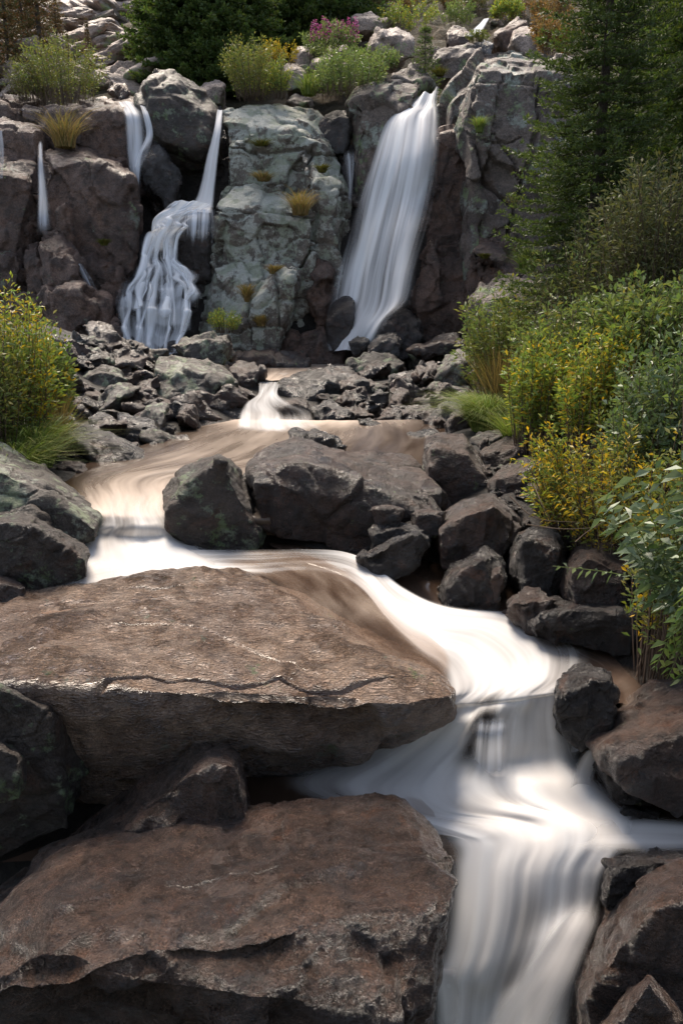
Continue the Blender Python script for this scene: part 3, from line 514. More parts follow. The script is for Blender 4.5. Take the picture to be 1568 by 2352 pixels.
cliff('brown left cliff of stacked blocks with pinkish lit ledges', 'cliff', [
    blk([(92, 345), (150, 335), (215, 345), (275, 370), (308, 400), (306, 480), (290, 580), (210, 600), (110, 575), (96, 450)], 20.8, 2.0, ridge=[(100, 385), (200, 376), (255, 398), (302, 412)], lean=.04, sink=1),
    blk([(-140, 335), (0, 332), (78, 340), (86, 385), (86, 480), (88, 560), (0, 560), (-140, 560)], 20.5, 1.8, ridge=[(-100, 400), (0, 400), (80, 415)], lean=.04, sink=1),
    blk([(95, 262), (150, 245), (260, 232), (300, 232), (330, 245), (345, 300), (330, 350), (200, 350), (95, 330)], 22.6, 2.0, ridge=[(120, 262), (200, 258), (270, 268), (325, 262)], lean=.03, sink=1),
    blk([(-140, 225), (0, 220), (70, 228), (110, 250), (100, 320), (0, 330), (-140, 330)], 22.8, 2.4, ridge=[(-100, 250), (0, 248), (90, 262)], lean=.05, sink=1),
    blk([(-60, 290), (20, 288), (92, 296), (92, 325), (0, 345), (-60, 345)], 21.8, 1.2, ridge=[(-40, 305), (20, 304), (88, 306)], lean=.03, sink=1)], size=2.0, k=1.6, amp=.62)
cliff('lower left heap of broken pinkish blocks under the cliff', 'cliff', [
    blk([(-60, 560), (20, 548), (52, 558), (54, 640), (20, 665), (-60, 665)], 19.9, 1.0, sink=1), blk([(54, 570), (90, 548), (102, 600), (98, 655), (60, 660)], 20.0, .9, sink=1),
    blk([(92, 560), (105, 540), (140, 540), (168, 572), (180, 602), (172, 640), (105, 650)], 19.6, 1.0, ridge=[(105, 580), (140, 585), (172, 600)], sink=1),
    blk([(100, 690), (118, 650), (190, 640), (225, 665), (232, 790), (200, 810), (120, 800)], 19.0, 1.2, ridge=[(125, 670), (180, 665), (220, 700)], sink=.5),
    blk([(182, 600), (210, 575), (282, 572), (284, 640), (275, 700), (200, 700)], 20.4, 1.0, sink=1), blk([(196, 700), (230, 668), (248, 685), (247, 780), (215, 800)], 19.2, .8, sink=.5),
    blk([(240, 800), (248, 725), (274, 722), (277, 800)], 19.2, .6, sink=.5), blk([(-60, 700), (0, 650), (110, 640), (125, 720), (110, 830), (-60, 840)], 19.4, 1.4, sink=.5)], name='rock_heap', cat='rock heap', size=1.3, k=1.6, amp=.8)
cliff('black soaked rock wall in the hollow behind the left falls', 'wetcliff', [
    blk([(265, 300), (300, 250), (400, 230), (500, 240), (530, 300), (530, 480), (505, 700), (400, 760), (285, 800), (270, 600)], 23.3, 1.5, ridge=[(300, 420), (400, 500), (480, 400)], sink=1),
    blk([(255, 720), (275, 600), (330, 560), (430, 600), (470, 640), (450, 780), (400, 815), (290, 815)], 20.9, 1.2, ridge=[(290, 680), (360, 660), (440, 680)], sink=.5),
    blk([(300, 560), (340, 480), (440, 455), (500, 470), (495, 560), (440, 640), (320, 640)], 21.7, 1.2, sink=1)], size=2, k=1.8, amp=.8)
cliff('high right cliff with a streaked pale grey face', 'grey', [
    blk([(1050, 265), (1064, 195), (1084, 150), (1104, 122), (1170, 112), (1240, 120), (1340, 130), (1380, 300), (1360, 520), (1250, 640), (1130, 620), (1085, 500), (1090, 330)], 20.9, 2.6, ridge=[(1100, 165), (1190, 160), (1300, 170)], lean=.2, sink=1.5),
    blk([(1026, 235), (1060, 170), (1100, 160), (1100, 300), (1050, 330), (1026, 320)], 22.4, 1.5, sink=1)], size=2.6, k=1.5, amp=.6, cracks=[([(1100, 165), (1085, 300), (1110, 420), (1180, 480)], 7, .2), ([(1240, 180), (1220, 330), (1180, 480), (1150, 600)], 7, .2), ([(1130, 300), (1180, 380), (1200, 450)], 5, .12), ([(1060, 300), (1120, 330), (1200, 320)], 5, .12)])
cliff('fractured brown buttress at the right side of the main fall', 'cliff', [
    blk([(1000, 330), (1020, 288), (1080, 285), (1120, 330), (1130, 420), (1090, 520), (1030, 560), (985, 540), (990, 430)], 21.6, 1.6, ridge=[(1012, 310), (1060, 300), (1095, 310)], sink=1),
    blk([(940, 700), (965, 560), (1000, 470), (1070, 470), (1150, 540), (1200, 620), (1180, 720), (1090, 790), (990, 790), (955, 720)], 20.6, 1.8, ridge=[(1000, 560), (1080, 550), (1150, 600)], sink=.5, lean=.35),
    blk([(1060, 640), (1090, 530), (1240, 560), (1330, 650), (1300, 780), (1100, 790)], 19.9, 1.5, sink=.5)], name='rock_buttress', cat='rock buttress', size=1.7, k=1.5, amp=.85)
cliff('grey lichen cliff shoulder left of the main fall lip', 'grey', [
    blk([(806, 300), (812, 245), (832, 200), (895, 180), (945, 186), (962, 200), (925, 250), (890, 300), (870, 380), (810, 380)], 22.6, 1.8, ridge=[(825, 250), (880, 225), (950, 222)], sink=1)], size=2, k=1.5, amp=.7)
cliff('wet rock face under the main fall', 'brown', [
    blk([(770, 480), (800, 350), (880, 260), (1000, 240), (1040, 330), (1020, 560), (980, 720), (900, 800), (770, 790), (758, 640)], 22.9, 1.5, ridge=[(840, 420), (960, 420), (860, 600), (930, 600)], lean=-.3, sink=.5)], size=2, k=1.8, amp=.8)
rock('black boulder jammed in the gap right of the lichen covered tower', 'wetcliff', [(728, 290), (745, 258), (795, 250), (812, 290), (790, 320), (745, 320)], Y=22.8, D=1.0, sink=.4)
rock('soaked black rock behind the thin strands in the gap', 'wetcliff', [(775, 345), (800, 330), (830, 340), (830, 500), (790, 520)], Y=22.7, D=1.0, sink=1, name='rock_wall', cat='rock')
rock('dark misty boulder at the foot of the main fall', 'wetcliff', [(865, 760), (872, 718), (915, 702), (960, 720), (985, 790), (940, 812), (880, 810)], Y=19.3, D=1.2)
rock('rounded dark boulder at the left foot of the main fall', 'wetcliff', [(742, 790), (750, 720), (768, 682), (792, 670), (815, 692), (812, 735), (790, 775), (765, 800)], Y=19.8, D=.9, amp=.5)
rock('small foamy rock in the splash of the main fall', 'dark', [(800, 785), (820, 770), (845, 780), (850, 802), (810, 806)], Y=19.2, D=.4)
rock('flat capped boulder partly behind shrubs at the right cliff foot', 'grey', [(1085, 690), (1100, 650), (1150, 630), (1220, 640), (1300, 640), (1310, 740), (1100, 760)], Y=17.5, D=1.5)
rock('low black rock before the misty boulder', 'dark', [(842, 800), (868, 765), (905, 762), (925, 790), (920, 812), (860, 815)], Y=18.6, D=.8)
rock('low sunlit rock shelf at the foot of the right buttress', 'brown', [(925, 805), (975, 785), (1040, 770), (1075, 782), (1070, 806), (990, 812)], Y=18.4, D=.9)
rock('brown shelf of rock between the tower and the upper pool', 'brown', [(530, 838), (545, 815), (600, 808), (680, 812), (720, 826), (690, 836), (600, 842)], Y=18.9, D=.8, amp=1.3)
for o, l in [([(330, 680), (338, 655), (355, 648), (372, 665), (366, 690), (340, 694)], 'dark knob in the middle of the left cascade'), ([(415, 690), (420, 655), (440, 648), (455, 665), (450, 692)], 'brown stone at the right rim of the left cascade'),
    ([(370, 800), (378, 775), (400, 770), (415, 790), (408, 812), (380, 814)], 'pinkish stone showing through the foot of the left cascade'), ([(262, 735), (266, 700), (280, 690), (285, 720), (276, 750)], 'black stone beside the lower left cascade')]:
    Yk = float(np.interp(o[0][1], [630, 700, 750, 800], [20.15, 19.75, 19.5, 19.25])); rock(l, 'dark', o, Y=Yk - .12, D=.6, sink=.2, amp=.35)
rock('rounded brown rock with water combing over it in the little falls', 'brown', [(632, 942), (645, 922), (675, 912), (702, 922), (716, 945), (690, 955), (650, 955)], Y=13.9, D=.5, amp=.5)
#@UPPER
for o, m, l, Y in [
    ([(838, 118), (846, 85), (866, 66), (914, 60), (955, 84), (950, 115), (900, 128)], 'pale', 'big pale smooth boulder beside the little spruce', 27),
    ([(1137, 98), (1142, 70), (1179, 45), (1209, 40), (1214, 60), (1190, 80), (1165, 108)], 'cliff', 'tall dark split boulder on the skyline right of the upper stream', 30),
    ([(1165, 108), (1180, 72), (1225, 55), (1250, 70), (1260, 112), (1210, 124)], 'pale', 'pale boulder leaning on the dark split one', 29),
    ([(1020, 78), (1040, 60), (1070, 60), (1086, 80), (1075, 98), (1030, 98)], 'cliff', 'dark low boulder left of the upper stream', 29),
    ([(998, 150), (1004, 115), (1040, 98), (1085, 108), (1112, 132), (1100, 158), (1060, 172), (1020, 168)], 'grey', 'pinkish rock sheet the upper stream slides over', 25.5),
    ([(676, 130), (682, 106), (705, 102), (716, 125), (708, 150), (680, 150)], 'pale', 'upright pale stone under the fireweed', 26),
    ([(708, 160), (714, 128), (745, 126), (800, 140), (812, 165), (750, 172)], 'pale', 'wedge of white rock in the ledge meadow', 25.5),
    ([(645, 170), (655, 145), (690, 146), (704, 165), (700, 190), (660, 195)], 'pale', 'pinkish grey stone right of the round olive shrub', 25.2),
    ([(740, 118), (760, 104), (800, 104), (815, 125), (780, 134)], 'pale', 'grey stone half covered by meadow plants', 26.5),
    ([(800, 45), (815, 34), (870, 36), (905, 48), (880, 62), (820, 60)], 'pale', 'low pink rock on the skyline behind the fireweed', 31),
    ([(455, 205), (470, 188), (500, 182), (520, 195), (505, 225), (475, 228)], 'pale', 'small grey rock beside the perched round boulder', 24.5),
    ([(250, 210), (262, 188), (290, 190), (302, 215), (280, 225)], 'cliff', 'dark stone at the lip of the left falls', 24.3),
    ([(1085, 98), (1110, 88), (1135, 98), (1130, 118), (1095, 118)], 'wetcliff', 'black wet stone splitting the upper stream', 27.5),
    ([(655, 235), (680, 215), (715, 225), (718, 250), (680, 252)], 'grey', 'grey rock showing behind the top of the tower', 24.3),
    ([(885, 200), (900, 168), (950, 158), (985, 175), (1000, 200), (940, 210)], 'grey', 'lichened ledge stone under the little spruce', 24.2),
    ]:
    rock(l, m, o, Y=Y, D=1.1, amp=.9, k=1.6)
rng = np.random.default_rng(7)
# rock outcrops of the far left slope
for i, (o, Y) in enumerate([([(120, 40), (160, 15), (210, 5), (265, 25), (300, 45), (290, 80), (200, 90), (130, 70)], 38), ([(170, 90), (220, 70), (290, 75), (310, 110), (250, 125), (180, 120)], 34), ([(60, 80), (110, 55), (165, 75), (170, 110), (90, 120)], 35),
    ([(210, 140), (250, 120), (305, 125), (315, 160), (270, 175), (220, 165)], 30), ([(0, 90), (40, 65), (70, 85), (60, 125), (5, 130)], 34), ([(250, 175), (280, 150), (320, 160), (325, 200), (285, 215), (255, 200)], 27), ([(-40, 150), (10, 130), (60, 140), (70, 175), (0, 185)], 30), ([(100, 20), (150, -15), (230, -20), (260, 5), (180, 20), (120, 35)], 43)]):
    rock(['broad pale sheet of rock high on the left slope', 'stepped pale outcrop below the broad sheet, left of the dense spruces', 'pale outcrop behind the thin dead spruce', 'fissured grey outcrop left of the dense spruces', 'pale rock at the left edge behind the rusty spruce', 'grey block above the left falls', 'low pink rock behind the left willow', 'topmost pale rock of the left slope'][i], 'pale', o, Y=Y, D=2.2, amp=1.3, strata=1.0, name='rock_outcrop')
# small stones: ten shapes, copied
protos = []
def stone_proto(mat, seed):
    r = np.random.default_rng(seed); pts = r.normal(size=(10, 3)); pts /= np.linalg.norm(pts, axis=1)[:, None]; pts *= np.array((.55, .40, .24)) * r.uniform(.85, 1.15, (10, 1)) * r.uniform(.8, 1.25, 3)
    o = make_rock('stone', None, mat, [list(pts)], 739 * .016, 1.0, .9, 2.0, None, None)
    return o
for k in range(12): protos.append(stone_proto(['brown', 'dark', 'brown', 'dark', 'lichen', 'brown'][k % 6], 100 + k))
used = set()
def put_stone(x, y, size, label, group, wr=rng, lift=0.0):
    k = int(wr.integers(len(protos))); o = protos[k]
    if k in used: o = o.copy(); C.objects.link(o)
    used.add(k)
    for q in ('label', 'category', 'group'):
        if q in o: del o[q]
    tag(o, label, 'stone', group)
    o.location = (x, y, gz(x, y) - size * .12 + lift); o.scale = (size,) * 3
    o.rotation_euler = (wr.uniform(-.4, .4), wr.uniform(-.4, .4), wr.uniform(0, 6.28)); return o
def in_poly(x, y, poly):
    c = False; n = len(poly)
    for i in range(n):
        (x1, y1), (x2, y2) = poly[i], poly[(i + 1) % n]
        if (y1 > y) != (y2 > y) and x < (x2 - x1) * (y - y1) / (y2 - y1) + x1: c = not c
    return c
def scatter(poly, n, smin, smax, label, group):
    xs = [p[0] for p in poly]; ys = [p[1] for p in poly]; k = 0; tries = 0
    while k < n and tries < n * 20:
        tries += 1; px, py = rng.uniform(min(xs), max(xs)), rng.uniform(min(ys), max(ys))
        if not in_poly(px, py, poly): continue
        Y = hit(px, py); a = P(px, py, Y); s = rng.uniform(smin, smax) * Y / 12
        put_stone(a[0], a[1], s, label, group); k += 1
scatter([(130, 830), (260, 800), (400, 825), (520, 880), (545, 960), (470, 1000), (350, 1040), (170, 1060), (60, 1050), (90, 960)], 60, .3, 1.0, 'small stone in the rubble left of the calm pool', 'small stones left of the pool')
scatter([(780, 850), (1060, 850), (1120, 960), (1180, 1010), (1090, 1010), (960, 985), (900, 960), (740, 930)], 42, .3, .9, 'small stone in the dark rubble right of the little falls', 'small stones right of the little falls')
scatter([(1060, 1010), (1280, 1030), (1420, 1150), (1440, 1290), (1250, 1380), (1150, 1330), (1130, 1170)], 60, .22, .5, 'small stone in the shaded rubble under the right bank shrubs', 'small stones under the right bank')
scatter([(735, 958), (1060, 955), (1070, 985), (740, 978)], 20, .4, .9, 'dark stone along the far right shore of the calm pool', 'stones along the pool shore')
scatter([(800, 1000), (930, 995), (940, 1035), (820, 1030)], 5, .4, .8, 'low stone breaking the surface at the right of the calm pool', 'low stones in the calm pool')
scatter([(0, 930), (90, 930), (100, 1030), (0, 1040)], 12, .3, .6, 'small stone beneath the left shrub', 'small stones beneath the left shrub')
scatter([(250, 770), (420, 790), (500, 825), (400, 850), (250, 860), (130, 840), (150, 790)], 45, .4, 1.1, 'small stone in the rubble between the left cascade and the pale green boulder', 'small stones below the left cascade')
scatter([(560, 822), (780, 812), (900, 800), (1060, 790), (1060, 840), (940, 830), (800, 832), (600, 838)], 34, .2, .5, 'small stone along the rim of the upper pool', 'small stones at the upper pool')
protos2, protos = protos, []
for k in range(5): protos.append(stone_proto('pale', 200 + k)); protos[-1].name = 'hill_rock'
used2, used = used, set()
for k in range(95):
    px, py = rng.uniform(-30, 330), rng.uniform(5, 215); Y = hit(px, py)
    if Y > 48: continue
    a = P(px, py, Y); o = put_stone(a[0], a[1], rng.uniform(.5, 2.1) * (.6 + Y / 60), 'pale rock among the others on the far left slope', 'pale rocks of the far left slope', lift=.1); o.name = 'hill_rock'; o.rotation_euler[2] = rng.uniform(-.5, .5); o.scale = (o.scale[0] * 1.5, o.scale[0] * 1.2, o.scale[0] * .6)
for k in range(26):
    px, py = rng.uniform(640, 1250), rng.uniform(60, 180); Y = hit(px, py)
    a = P(px, py, Y); put_stone(a[0], a[1], rng.uniform(.3, .9), 'grey rock among the meadow plants above the main fall', 'grey rocks of the upper meadow', lift=.05)
for k in range(len(protos)):
    if k not in used: bpy.data.objects.remove(protos[k])
protos, used = protos2, used2
for k in range(len(protos)):
    if k not in used: bpy.data.objects.remove(protos[k])
print('rocks', round(time.time() - T0, 1))
#@WATER
def crom(A, n):
    A = np.asarray(A, float); m = len(A)
    if m == 2: t = np.linspace(0, 1, n)[:, None]; return A[0] * (1 - t.reshape((-1,) + (1,) * (A.ndim - 1))) + A[1] * t.reshape((-1,) + (1,) * (A.ndim - 1))
    ext = np.concatenate([[2 * A[0] - A[1]], A, [2 * A[-1] - A[-2]]]); t = np.linspace(0, m - 1 - 1e-6, n); i = t.astype(int); f = (t - i).reshape((-1,) + (1,) * (A.ndim - 1))
    p0, p1, p2, p3 = ext[i], ext[i + 1], ext[i + 2], ext[i + 3]
    return .5 * (2 * p1 + (p2 - p0) * f + (2 * p0 - 5 * p1 + 4 * p2 - p3) * f ** 2 + (3 * p1 - p0 - 3 * p2 + p3) * f ** 3)
def sheet(name, label, mat, secs, nu=60, nv=120, edge=.3, amp=.03, ends=(.0, .0), bulge=0., mode='Y', seed=0, cat='water', steps=0, fs=(3., .5), pool=False, rough=None):
    """secs: rows of [(px, py, Y-or-z, foam), ...] across the flow, ordered along the flow"""
    S = []
    for s in secs:
        pts = np.array([list(P(p[0], p[1], p[2]) if mode == 'Y' else Pz(p[0], p[1], p[2])) + [p[3]] for p in s])
        q = crom(pts, nu * 3); l = np.concatenate([[0], np.cumsum(np.linalg.norm(np.diff(q[:, :3], axis=0), axis=1))])
        S.append(np.stack([np.interp(np.linspace(0, l[-1], nu), l, q[:, c]) for c in range(4)], 1))
    A = crom(np.array(S), nv)                   # nv, nu, 4
    V = A[:, :, :3]; foam = A[:, :, 3].copy()
    du = np.linalg.norm(np.diff(V, axis=1), axis=2).mean(0); dv = np.linalg.norm(np.diff(V, axis=0), axis=2).mean(1)
    u = np.concatenate([[0], np.cumsum(du)]); v = np.concatenate([[0], np.cumsum(dv)])
    U, W = np.meshgrid(u, v)
    gu = np.gradient(V, axis=1); gv = np.gradient(V, axis=0); nr = np.cross(gu, gv); nr /= np.linalg.norm(nr, axis=2)[:, :, None] + 1e-9
    flip = np.sign(nr @ np.array((0, -.6, .8))); nr *= np.where(flip == 0, 1, flip)[:, :, None]
    q = np.stack([U * fs[0], W * fs[1], 0 * U + seed * 7.1], 2).reshape(-1, 3)
    d = amp * (fbm(q, 3, seed).reshape(U.shape))
    x = np.linspace(0, 1, nu)[None]; y = np.linspace(0, 1, nv)[:, None]
    d = d + bulge * np.sin(np.pi * x)
    if rough: d = d * (1 + rough[2] * ss(rough[0] - .04, rough[0], y) * ss(rough[1] + .08, rough[1], y))
    if steps:
        ph = y * steps + .45 * vn(np.stack([U * 1.0, W * .5, 0 * U], 2).reshape(-1, 3), seed + 4).reshape(U.shape) + .16 * vn(np.stack([U * 4, W * .9, 0 * U], 2).reshape(-1, 3), seed + 5).reshape(U.shape); fr = ph - np.floor(ph)
        d = d + amp * 2.0 * (ss(0, .6, fr) - fr); foam = foam * (.55 + .55 * ss(.05, .8, fr) * ss(1.0, .85, fr))
    V = V + nr * d[:, :, None]
    E = np.ones_like(foam)
    if not pool:
        e = ss(0, edge, x + .16 * edge * vn(np.stack([W * .6, 0 * W, 0 * W + 3], 2).reshape(-1, 3), seed).reshape(U.shape)) * ss(0, edge, 1 - x + .16 * edge * vn(np.stack([W * .6, 0 * W, 0 * W + 9], 2).reshape(-1, 3), seed).reshape(U.shape))
        if ends[0]: e = e * ss(0, ends[0], y)
        if ends[1]: e = e * ss(0, ends[1], 1 - y)
        E = e
    i = (np.arange(nv - 1)[:, None] * nu + np.arange(nu - 1)[None]).ravel()
    o = mesh_np(name, V.reshape(-1, 3), np.stack([i, i + nu, i + nu + 1, i + 1], 1), M[mat], uv=np.stack([U, W], 2).reshape(-1, 2), attr={'foam': foam.ravel(), 'edge': E.ravel()}, origin=V[-1, nu // 2])
    return tag(o, label, cat, kind='structure')
def Zr(y, z, *pf):   # a section of one level: (px, foam) pairs at py
    return [(p, y, z, f) for p, f in pf]
# pools
sheet('upper_pool', 'narrow calm pool at the foot of the falls', 'pool', [[(430, 826, -1.62, .6), (640, 826, -1.62, .7), (860, 826, -1.62, .8)], [(480, 842, -1.62, .4), (650, 842, -1.62, .5), (860, 842, -1.62, .5)], [(560, 856, -1.62, .4), (640, 858, -1.62, .6), (740, 858, -1.62, .4)], [(585, 872, -1.63, .6), (622, 874, -1.63, .8), (665, 872, -1.63, .5)]], mode='z', pool=True, amp=.004)
sheet('calm_pool', 'silky beige pool in the middle of the stream', 'pool', [
    [(540, 962, -2.06, .8), (700, 964, -2.06, .9), (1060, 966, -2.06, .1)], [(430, 985, -2.06, .3), (680, 985, -2.06, .5), (1120, 985, -2.06, .0)],
    [(350, 1015, -2.07, .2), (560, 1015, -2.07, .45), (1150, 1020, -2.07, .1)], [(230, 1055, -2.08, .1), (450, 1055, -2.08, .45), (1100, 1070, -2.08, .1)],
    [(130, 1098, -2.10, .0), (330, 1095, -2.10, .5), (700, 1100, -2.10, .4)], [(150, 1140, -2.13, .2), (300, 1140, -2.13, .7), (640, 1140, -2.13, .5)],
    [(180, 1180, -2.2, .4), (300, 1185, -2.2, .85), (620, 1190, -2.2, .3)], [(160, 1215, -2.40, .8), (330, 1225, -2.40, 1.0), (640, 1230, -2.45, .3)]], mode='z', pool=True, amp=.012, nu=90, nv=160)
sheet('dark_pool', 'dark still water under the right bank', 'still', [
    [(560, 1200, -2.5, .1), (1000, 1215, -2.6, .0), (1400, 1240, -2.75, -.2)], [(600, 1240, -2.5, .3), (1000, 1280, -2.62, .0), (1500, 1330, -2.8, -.2)], [(700, 1290, -2.55, .3), (1100, 1400, -2.75, .35), (1600, 1430, -2.85, -.1)],
    [(900, 1400, -2.8, .2), (1200, 1480, -2.83, .6), (1650, 1500, -2.88, .0)], [(1050, 1500, -2.88, .3), (1300, 1530, -2.88, .5), (1650, 1570, -2.92, .2)], [(1060, 1590, -2.93, .3), (1250, 1595, -2.93, .4), (1480, 1620, -2.95, .3)]], mode='z', pool=True, amp=.008)
sheet('plunge_pool', 'dark swirling water under the slab and around the foam', 'still', [
    [(400, 1740, -3.38, -.3), (900, 1680, -3.38, .1), (1300, 1690, -3.38, .2), (1700, 1700, -3.38, -.3)], [(350, 1790, -3.38, -.2), (800, 1780, -3.38, .4), (1200, 1790, -3.38, .4), (1700, 1790, -3.38, -.2)],
    [(300, 1860, -3.4, -.2), (800, 1850, -3.4, .2), (1200, 1860, -3.4, .4), (1700, 1880, -3.4, -.1)], [(0, 1980, -3.45, -.3), (700, 1960, -3.45, .0), (1200, 1940, -3.45, .3), (1700, 1960, -3.45, -.2)]], mode='z', pool=True, amp=.01)
sheet('left_backwater', 'black water in the hollow left of the foreground boulder', 'still', [[(-300, 1820, -3.75, -.3), (500, 1820, -3.75, -.2)], [(-300, 1950, -3.75, -.2), (500, 1950, -3.75, -.3)], [(-300, 2100, -3.75, -.3), (400, 2100, -3.75, -.3)]], mode='z', pool=True, amp=.01)
# main fall
sheet('main_waterfall', 'tall veil of white water falling right of the lichen covered tower', 'fall', [
    [(952, 226, 23.4, .5), (980, 212, 23.4, .8), (1012, 204, 23.4, .6)], [(925, 246, 23.1, .8), (965, 240, 22.9, .9), (1008, 238, 23.0, .9)],
    [(872, 290, 22.7, .95), (945, 268, 22.1, 1.1), (1016, 285, 22.3, 1.0)], [(838, 370, 21.9, .75), (930, 360, 21.3, .8), (1020, 350, 21.3, 1.1)], [(808, 460, 21.6, .75), (905, 460, 21.0, .55), (1010, 450, 20.9, 1.2)],
    [(788, 540, 21.3, .75), (880, 540, 20.7, .55), (988, 540, 20.0, 1.1)], [(768, 620, 21.0, .6), (865, 625, 20.4, .5), (962, 620, 19.6, 1.0)], [(755, 690, 20.6, .55), (850, 700, 20.1, .6), (945, 690, 19.4, .95)],
    [(748, 745, 20.3, .9), (820, 750, 19.9, 1.0), (900, 735, 19.3, .7)], [(752, 805, 19.9, .9), (800, 806, 19.6, 1.1), (860, 806, 19.8, .7)]], nu=90, nv=220, amp=.09, edge=.3, fs=(2.2, .25), seed=3)
sheet('right_thread_of_fall', 'bright inner strand of the main waterfall', 'thread', [[(955, 380, 21.4, .6), (1000, 380, 21.5, .6)], [(930, 440, 21.0, .8), (985, 440, 21.2, .8)], [(905, 500, 20.8, .9), (960, 500, 21.0, .9)], [(870, 600, 20.5, .7), (930, 610, 20.6, .8)], [(850, 690, 20.3, .5), (920, 690, 20.3, .6)]], nu=40, ends=(.3, .3), seed=4, edge=.35)
# left falls
def CASCADE_TIERS():
    rg = np.random.default_rng(31)
    rows = [(474, 400, 490, 20.85), (505, 358, 432, 20.65), (545, 336, 412, 20.55), (590, 318, 408, 20.45), (628, 300, 440, 20.1), (662, 278, 452, 19.9), (700, 268, 448, 19.6), (750, 270, 440, 19.4), (790, 276, 428, 19.2), (818, 285, 405, 19.05)]
    for k in range(22):
        f = (k + .5) / 22; sec = []; top = 0 if k % 3 == 0 else int(rg.integers(2, 6)); end = min(len(rows), top + int(rg.integers(4, 9)))
        for r, (y, l, q, Yr) in enumerate(rows[top:end]):
            f += rg.normal() * .045; f = min(.95, max(.05, f)); x = l + (q - l) * f; h = rg.uniform(5, 17); yy = y + rg.uniform(-9, 9); c = rg.uniform(.45, 1.25); Yk = Yr - rg.uniform(.03, .16)
            sec.append([(x - h, yy, Yk + .03, c * .7), (x, yy - 2, Yk - .03, c), (x + h, yy, Yk + .03, c * .7)])
            if r % 2: sec.append([(x - h * 1.3, yy + 13, Yk - .10, c), (x, yy + 11, Yk - .14, c * 1.1), (x + h * 1.3, yy + 13, Yk - .10, c)])
        cs = sheet('cascade_strand', 'white strand of water braided down the left cascade', 'cascade', sec, nu=20, nv=90, amp=.03, edge=.5, ends=(.15, .2), seed=200 + k, fs=(3, .8)); cs['group'] = 'white strands of the left cascade'

sheet('left_waterfall', 'white strands dropping over the left ledge', 'thread', [[(262, 232, 23.2, .9), (308, 234, 23.2, .9)], [(276, 262, 22.4, 1.1), (332, 268, 22.4, 1.1)], [(282, 310, 22.2, 1.0), (338, 318, 22.2, 1.0)], [(290, 370, 22.0, .9), (332, 375, 22.0, .9)], [(303, 430, 21.8, .6), (326, 430, 21.8, .6)], [(306, 520, 21.4, .5), (330, 520, 21.4, .45)], [(300, 590, 21.0, .5), (335, 590, 21.0, .4)]], nu=40, nv=140, amp=.03, edge=.4, seed=5)
sheet('boulder_side_fall', 'thin arc of water beside the perched round boulder', 'thread', [[(316, 232, 22.9, .9), (328, 234, 22.9, .9)], [(326, 262, 22.2, 1.1), (344, 262, 22.2, 1.1)], [(334, 310, 21.9, 1.0), (354, 306, 21.9, .9)], [(315, 352, 21.6, .6), (345, 345, 21.6, .5)], [(305, 385, 21.5, .5), (325, 385, 21.5, .4)]], nu=20, nv=80, amp=.01, edge=.3, seed=6)
sheet('slanting_waterfall', 'slanting white fall between the perched boulder and the tower', 'fall', [[(498, 252, 22.9, .9), (514, 252, 22.9, 1.0)], [(488, 300, 22.2, 1.0), (510, 300, 22.2, 1.1)], [(470, 360, 21.9, 1.0), (504, 360, 21.9, 1.0)], [(456, 420, 21.6, 1.0), (498, 425, 21.6, .9)], [(438, 462, 21.3, 1.0), (496, 468, 21.3, .9)], [(400, 480, 21.0, 1.0), (495, 490, 21.0, .9)]], nu=40, nv=120, amp=.03, edge=.3, seed=7)
sheet('left_cascade', 'white cascade tumbling over steps left of the tower', 'cascade', [
    [(385, 474, 21.1, .7), (440, 466, 21.0, .9), (496, 470, 20.9, .8)], [(352, 502, 20.9, .9), (390, 500, 20.8, 1.1), (428, 498, 20.8, .8)], [(338, 540, 20.8, .9), (370, 540, 20.7, 1.1), (410, 540, 20.7, .9)], [(318, 590, 20.7, .8), (362, 592, 20.6, .55), (408, 595, 20.6, .8)],
    [(300, 625, 20.3, .7), (370, 630, 20.2, .45), (456, 632, 20.3, .8)], [(276, 662, 20.1, .8), (362, 665, 20.0, .4), (452, 662, 20.0, .9)], [(266, 700, 19.8, .9), (355, 705, 19.7, .4), (446, 700, 19.8, .8)], [(270, 750, 19.6, .9), (355, 755, 19.5, .45), (440, 750, 19.6, .8)],
    [(275, 790, 19.4, .9), (350, 795, 19.3, .8), (428, 785, 19.4, .6)], [(285, 815, 19.2, .6), (340, 820, 19.1, .7), (410, 815, 19.2, .5)]], nu=90, nv=260, amp=.075, edge=.22, steps=7, seed=8, fs=(2.6, .6))
CASCADE_TIERS()
sheet('tower_side_threads', 'fine strands over the black rock in the left cascade', 'thread', [[(410, 484, 20.9, .7), (494, 480, 20.9, .9)], [(405, 510, 20.6, .6), (495, 515, 20.6, .8)], [(402, 560, 20.5, .2), (492, 570, 20.5, .6)]], nu=40, nv=60, amp=.03, ends=(0, .4), seed=9)
sheet('far_left_thread', 'narrow trickle down the left cliff', 'thread', [[(88, 318, 21.3, .8), (100, 318, 21.3, .8)], [(84, 370, 20.5, .9), (104, 375, 20.5, .9)], [(84, 440, 20.3, 1.1), (112, 440, 20.3, 1.0)], [(82, 500, 20.2, 1.0), (118, 500, 20.2, .8)], [(80, 548, 19.8, .9), (128, 548, 19.8, .4)]], nu=20, nv=100, ends=(.08, .3), amp=.01, edge=.45, seed=10)
sheet('left_edge_thread', 'faint trickle at the left edge of the cliff', 'thread', [[(-6, 300, 20.7, .8), (8, 300, 20.7, .8)], [(-4, 350, 20.4, .9), (13, 350, 20.4, .8)], [(-4, 410, 20.2, .6), (10, 410, 20.2, .6)]], nu=14, nv=50, amp=.01, edge=.45, seed=11)
